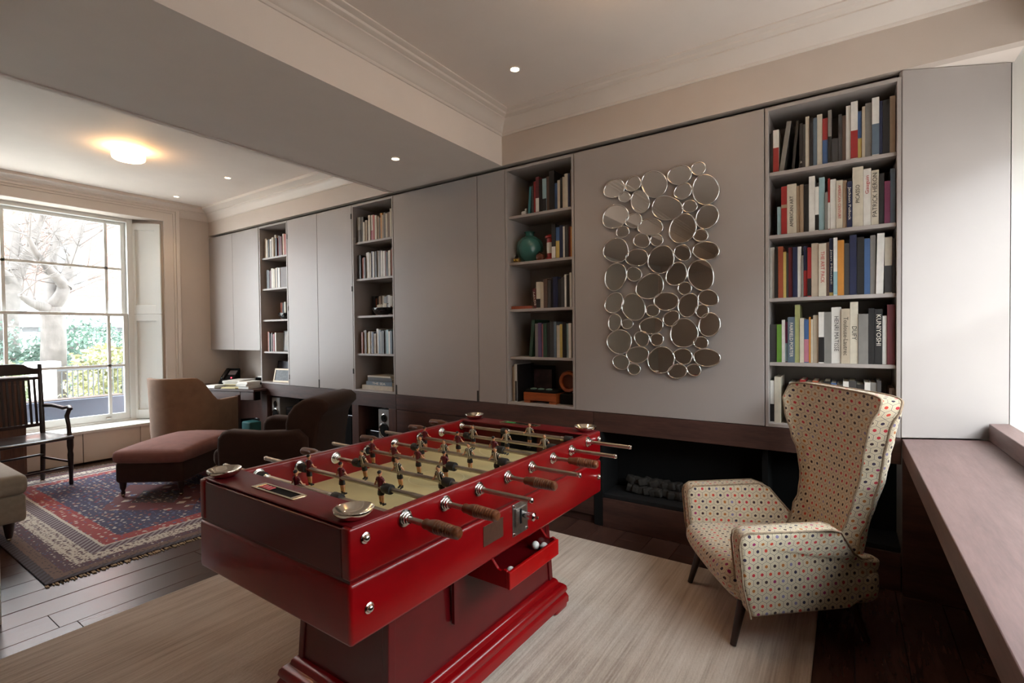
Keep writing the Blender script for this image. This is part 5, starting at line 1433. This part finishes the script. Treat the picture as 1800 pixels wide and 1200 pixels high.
# ================================================================== outside
M_pave = mat('pale_paving', lin((206, 203, 196)), 0.9, var=0.08, vscale=2)
struct(MB().box(-60, -7.15, -30, 40, -0.7, -0.6).build('ground_street', M_pave))
struct(MB().box(1.25, 40, -30, 40, -0.7, -0.6).build('ground_garden', mat('garden_terrace', lin((150, 142, 136)), 0.9, var=0.1, vscale=3)))
M_bark = mat('plane_tree_bark', lin((84, 78, 74)), 0.9, var=0.25, vscale=7, bump=0.4, bscale=25)
T1 = [[(-10.3, 2.44, 0.78), (-10.3, 2.45, 1.27), (-10.3, 2.45, 1.63), (-10.3, 2.44, 1.81)], [(-10.3, 2.44, 1.81), (-10.2, 2.52, 1.97), (-10.2, 2.56, 2.12), (-10.1, 2.49, 2.22), (-10.0, 2.36, 2.35), (-9.9, 2.22, 2.52), (-9.8, 2.14, 2.62), (-9.7, 2.06, 2.79)], [(-10.2, 2.56, 2.12), (-10.3, 2.65, 2.36), (-10.4, 2.72, 2.6), (-10.5, 2.82, 2.9), (-10.6, 2.96, 3.36), (-10.6, 3.04, 3.67)], [(-10.3, 2.43, 1.76), (-10.2, 2.31, 1.8), (-10.0, 2.11, 1.87), (-9.8, 1.98, 1.95)], [(-10.3, 2.43, 1.81), (-10.5, 2.5, 2.18), (-10.7, 2.54, 2.56), (-10.8, 2.64, 2.96), (-10.9, 2.66, 3.35), (-11.0, 2.74, 3.76)]]
T2 = [[(-12.0, 2.21, 0.89), (-12.0, 2.22, 1.47), (-12.0, 2.25, 1.86), (-12.0, 2.32, 2.26)], [(-12.0, 2.32, 2.26), (-12.0, 2.41, 2.51), (-11.9, 2.51, 2.76), (-11.8, 2.57, 3.01), (-11.8, 2.63, 3.27), (-11.7, 2.75, 3.63), (-11.7, 2.84, 3.9)], [(-12.0, 2.39, 2.48), (-12.1, 2.42, 2.77), (-12.2, 2.41, 3.18), (-12.3, 2.42, 3.6), (-12.3, 2.34, 3.98)], [(-12.0, 2.32, 2.26), (-11.8, 2.18, 2.43), (-11.7, 2.03, 2.69)]]
def subdiv(pts, n=3):
    P = [Vector(p) for p in pts]; out = []
    for i in range(len(P) - 1):
        p0 = P[max(i - 1, 0)]; p1 = P[i]; p2 = P[i + 1]; p3 = P[min(i + 2, len(P) - 1)]
        for k in range(n):
            t = k / n
            out.append(0.5 * ((2 * p1) + (-p0 + p2) * t + (2 * p0 - 5 * p1 + 4 * p2 - p3) * t * t + (-p0 + 3 * p1 - 3 * p2 + p3) * t ** 3))
    return out + [P[-1]]
def tree(label, limbs, r0, base, seed):
    t = thing('bare_tree', label, 'tree', (base[0], base[1], -0.6))
    off = Vector((base[0], base[1], -0.6)); rt = random.Random(seed)
    tw = MB()
    for i, l in enumerate(limbs):
        pts = [Vector(p) for p in l]
        if i == 0: pts = [Vector((pts[0].x, pts[0].y, -0.6))] + pts
        S = subdiv(pts); n = len(S)
        ra, rb = (r0, r0 * 0.85) if i == 0 else (r0 * 0.62, r0 * 0.16)
        MB().tube([p - off for p in S], [ra + (rb - ra) * k / (n - 1) for k in range(n)], 10).build('trunk' if i == 0 else 'branch', M_bark, t, smooth=60)
        if i:
            for k in range(2, n, 1):
                for _ in range(1):
                    p = S[k]; d = Vector((rt.uniform(-.6, .6), rt.uniform(-1, 1), rt.uniform(0.0, 1))).normalized(); ln_ = rt.uniform(0.4, 1.2)
                    q = [p, p + d * ln_ * 0.5 + Vector((0, 0, 0.05)), p + d * ln_ + Vector((0, rt.uniform(-.1, .1), rt.uniform(-.05, .15)))]
                    tw.tube([a - off for a in q], [0.011, 0.007, 0.003], 4)
                    for _ in range(2):
                        d2 = (d + Vector((rt.uniform(-.7, .7), rt.uniform(-.9, .9), rt.uniform(-.4, .7)))).normalized()
                        tw.tube([q[1] - off, q[1] + d2 * 0.22 - off, q[1] + d2 * rt.uniform(0.3, 0.55) + Vector((0, 0, .03)) - off], [0.007, 0.005, 0.002], 4)
    tag(tw.build('twigs', M_bark, t), kind='stuff')
    return t
tree('leafless plane tree with a forked trunk outside the window', T1, 0.17, (-10.3, 2.45), 1)
tree('leafless tree outside the window, at the left edge', T2, 0.20, (-12, 2.2), 2)

def bush(label, x, y, z, hx, hy, hz, n, col, seed):  # col is a paled leaf tone with the outdoor glare put into it
    t = thing('shrub', label, 'shrub', (x, y, -0.6), 0, 'shrubs outside the window'); r = random.Random(seed); m = MB()
    for _ in range(n):
        u = r.uniform(-1, 1); ph = r.uniform(0, 2 * PI); s = math.sqrt(1 - u * u); k = r.uniform(0.6, 1.0) * (1 + 0.12 * math.sin(5 * ph + seed) + 0.10 * math.sin(7 * u + seed))
        c = Vector((hx * s * math.cos(ph) * k, hy * s * math.sin(ph) * k, z + 0.6 + hz * u * k))
        a = Vector((r.gauss(0, 1), r.gauss(0, 1), r.gauss(0, 1))).normalized() * r.uniform(0.03, 0.06); b = a.orthogonal().normalized() * a.length * 0.5
        i = [m.vert(c - a), m.vert(c + b), m.vert(c + a), m.vert(c - b)]
        m.face(i)
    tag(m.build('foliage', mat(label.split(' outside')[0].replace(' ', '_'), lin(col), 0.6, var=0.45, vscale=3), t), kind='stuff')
    for k in range(4): MB().tube([(r.uniform(-.1, .1) * hx, r.uniform(-.3, .3) * hy, 0), (r.uniform(-.4, .4) * hx, r.uniform(-.5, .5) * hy, z + 0.6)], [0.02, 0.01], 6).build('stem', M_bark, t)
    return t
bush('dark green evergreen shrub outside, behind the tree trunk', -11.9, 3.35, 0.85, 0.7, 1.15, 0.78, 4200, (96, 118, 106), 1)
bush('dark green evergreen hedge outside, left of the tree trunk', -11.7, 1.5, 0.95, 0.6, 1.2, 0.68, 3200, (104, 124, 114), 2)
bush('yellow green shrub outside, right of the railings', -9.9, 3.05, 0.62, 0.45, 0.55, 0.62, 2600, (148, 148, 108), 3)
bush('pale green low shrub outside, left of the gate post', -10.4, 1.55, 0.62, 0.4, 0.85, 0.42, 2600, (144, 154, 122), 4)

M_iron = mat('black_iron', (0.05, 0.052, 0.056), 0.6)
rl = thing('railings', 'dark iron railings outside the window, below the shrubs', 'railings', (-9.35, 2.3, 0))
for k in range(17): MB().box(-0.008, 0.008, 0.06 * k - 0.006, 0.06 * k + 0.006, -0.6, 0.94).build('bar', M_iron, rl)
for z in (0.40, 0.85): MB().box(-0.012, 0.012, -0.05, 1.05, z, z + 0.03).build('rail', M_iron, rl)
gp_ = thing('gate_post', 'white rendered gate post outside, left of the railings', 'post', (-9.35, 2.10, -0.6))
MB().box(-0.12, 0.12, -0.12, 0.12, 0, 1.52).build('shaft', M_white, gp_, bevel=0.01)
MB().box(-0.16, 0.16, -0.16, 0.16, 1.52, 1.60).build('cap', M_white, gp_, bevel=0.015)
pn = thing('planter', 'long slate blue planter on the outer window ledge', 'planter', (-7.48, 1.35, 0.30))
MB().box(-0.13, 0.13, -1.1, 1.08, 0.0, 0.32).build('trough', mat('slate_blue_planter', lin((84, 88, 104)), 0.5), pn, bevel=0.01)
MB().box(-0.11, 0.11, -1.08, 1.06, 0.318, 0.328).build('soil', mat('planter_soil', lin((60, 46, 38)), 0.9), pn)
struct(MB().box(-7.75, -7.14, -0.6, 3.0, 0.2, 0.2995).build('window_ledge', M_pave))
wh = thing('white_outbuilding', 'long low white building behind the shrubs outside', 'building', (-18.0, 1.5, -0.6))
MB().box(-1.5, 1.5, -5, 4.1, 0, 2.2).build('wall', M_white, wh)
MB().prism([(-1.7, 2.2), (1.7, 2.2), (0.9, 2.95), (-0.9, 2.95)], 'Y', -5.2, 4.3).build('roof', mat('pale_roof', lin((214, 214, 212)), 0.6), wh)
MB().box(1.5, 1.56, -5, 4.1, 2.08, 2.19).build('gutter', M_iron, wh)
for k in range(4): MB().box(1.501, 1.52, -4.2 + 2.1 * k, -3.2 + 2.1 * k, 0.9, 1.8).build('window', M_gap, wh)

def brick_mat():
    m = bpy.data.materials.new('red_brickwork'); m.use_nodes = True
    t = NT(m); b = t.new('ShaderNodeTexBrick')
    sp = t.new('ShaderNodeSeparateXYZ'); t.link(t.coord('Object'), sp.inputs[0])
    cb = t.new('ShaderNodeCombineXYZ'); t.link(sp.outputs[1], cb.inputs[0]); t.link(sp.outputs[2], cb.inputs[1])
    t.link(cb.outputs[0], b.inputs['Vector'])
    b.inputs['Color1'].default_value = (*lin((150, 92, 78)), 1); b.inputs['Color2'].default_value = (*lin((136, 80, 68)), 1); b.inputs['Mortar'].default_value = (*lin((160, 140, 130)), 1)
    b.inputs['Scale'].default_value = 1.0; b.inputs['Brick Width'].default_value = 0.23; b.inputs['Row Height'].default_value = 0.075; b.inputs['Mortar Size'].default_value = 0.006
    t.link(b.outputs['Color'], t.bsdf.inputs['Base Color']); t.bsdf.inputs['Roughness'].default_value = 0.9
    return m
bb = thing('brick_house', 'red brick terrace house far behind the trees', 'building', (-27, 6.0, -0.6))
MB().box(-4, 0, -16, 12, 0, 13).build('wall', brick_mat(), bb)
for fl_ in range(4):
    for k in range(9):
        w = MB().box(-0.05, 0.03, -0.55, 0.55, 0, 1.7).build('window', M_white, bb, (0, -14 + 3.0 * k, 1.2 + 2.9 * fl_))
        MB().box(0.03, 0.04, -0.47, 0.47, 0.08, 0.81).build('pane', mat('far_glass', lin((120, 130, 140)), 0.2), w)
        MB().box(0.03, 0.04, -0.47, 0.47, 0.89, 1.62).build('pane', mat('far_glass', lin((120, 130, 140)), 0.2), w)
MB().box(-4.2, 0.2, -16.2, 12.2, 13, 13.4).build('parapet', M_trim, bb)

gh = thing('sky_blocking_house', 'unseen grey house added to block low sky beyond the right window', 'building', (7.0, 1.5, -0.6))  # out of view, added to cut the sky light entering the right window
MB().box(0, 5, -14, 14, 0, 4.9).build('wall', mat('grey_render', lin((150, 144, 138)), 0.9), gh)
MB().prism([(-0.3, 4.9), (5.3, 4.9), (2.5, 6.6)], 'Y', -14.2, 14.2).build('roof', mat('slate_roof', lin((84, 86, 92)), 0.7), gh)
for k in range(6): MB().box(-0.03, 0.0, -11 + 4 * k, -9.6 + 4 * k, 1.2, 2.9).build('window', M_gap, gh)
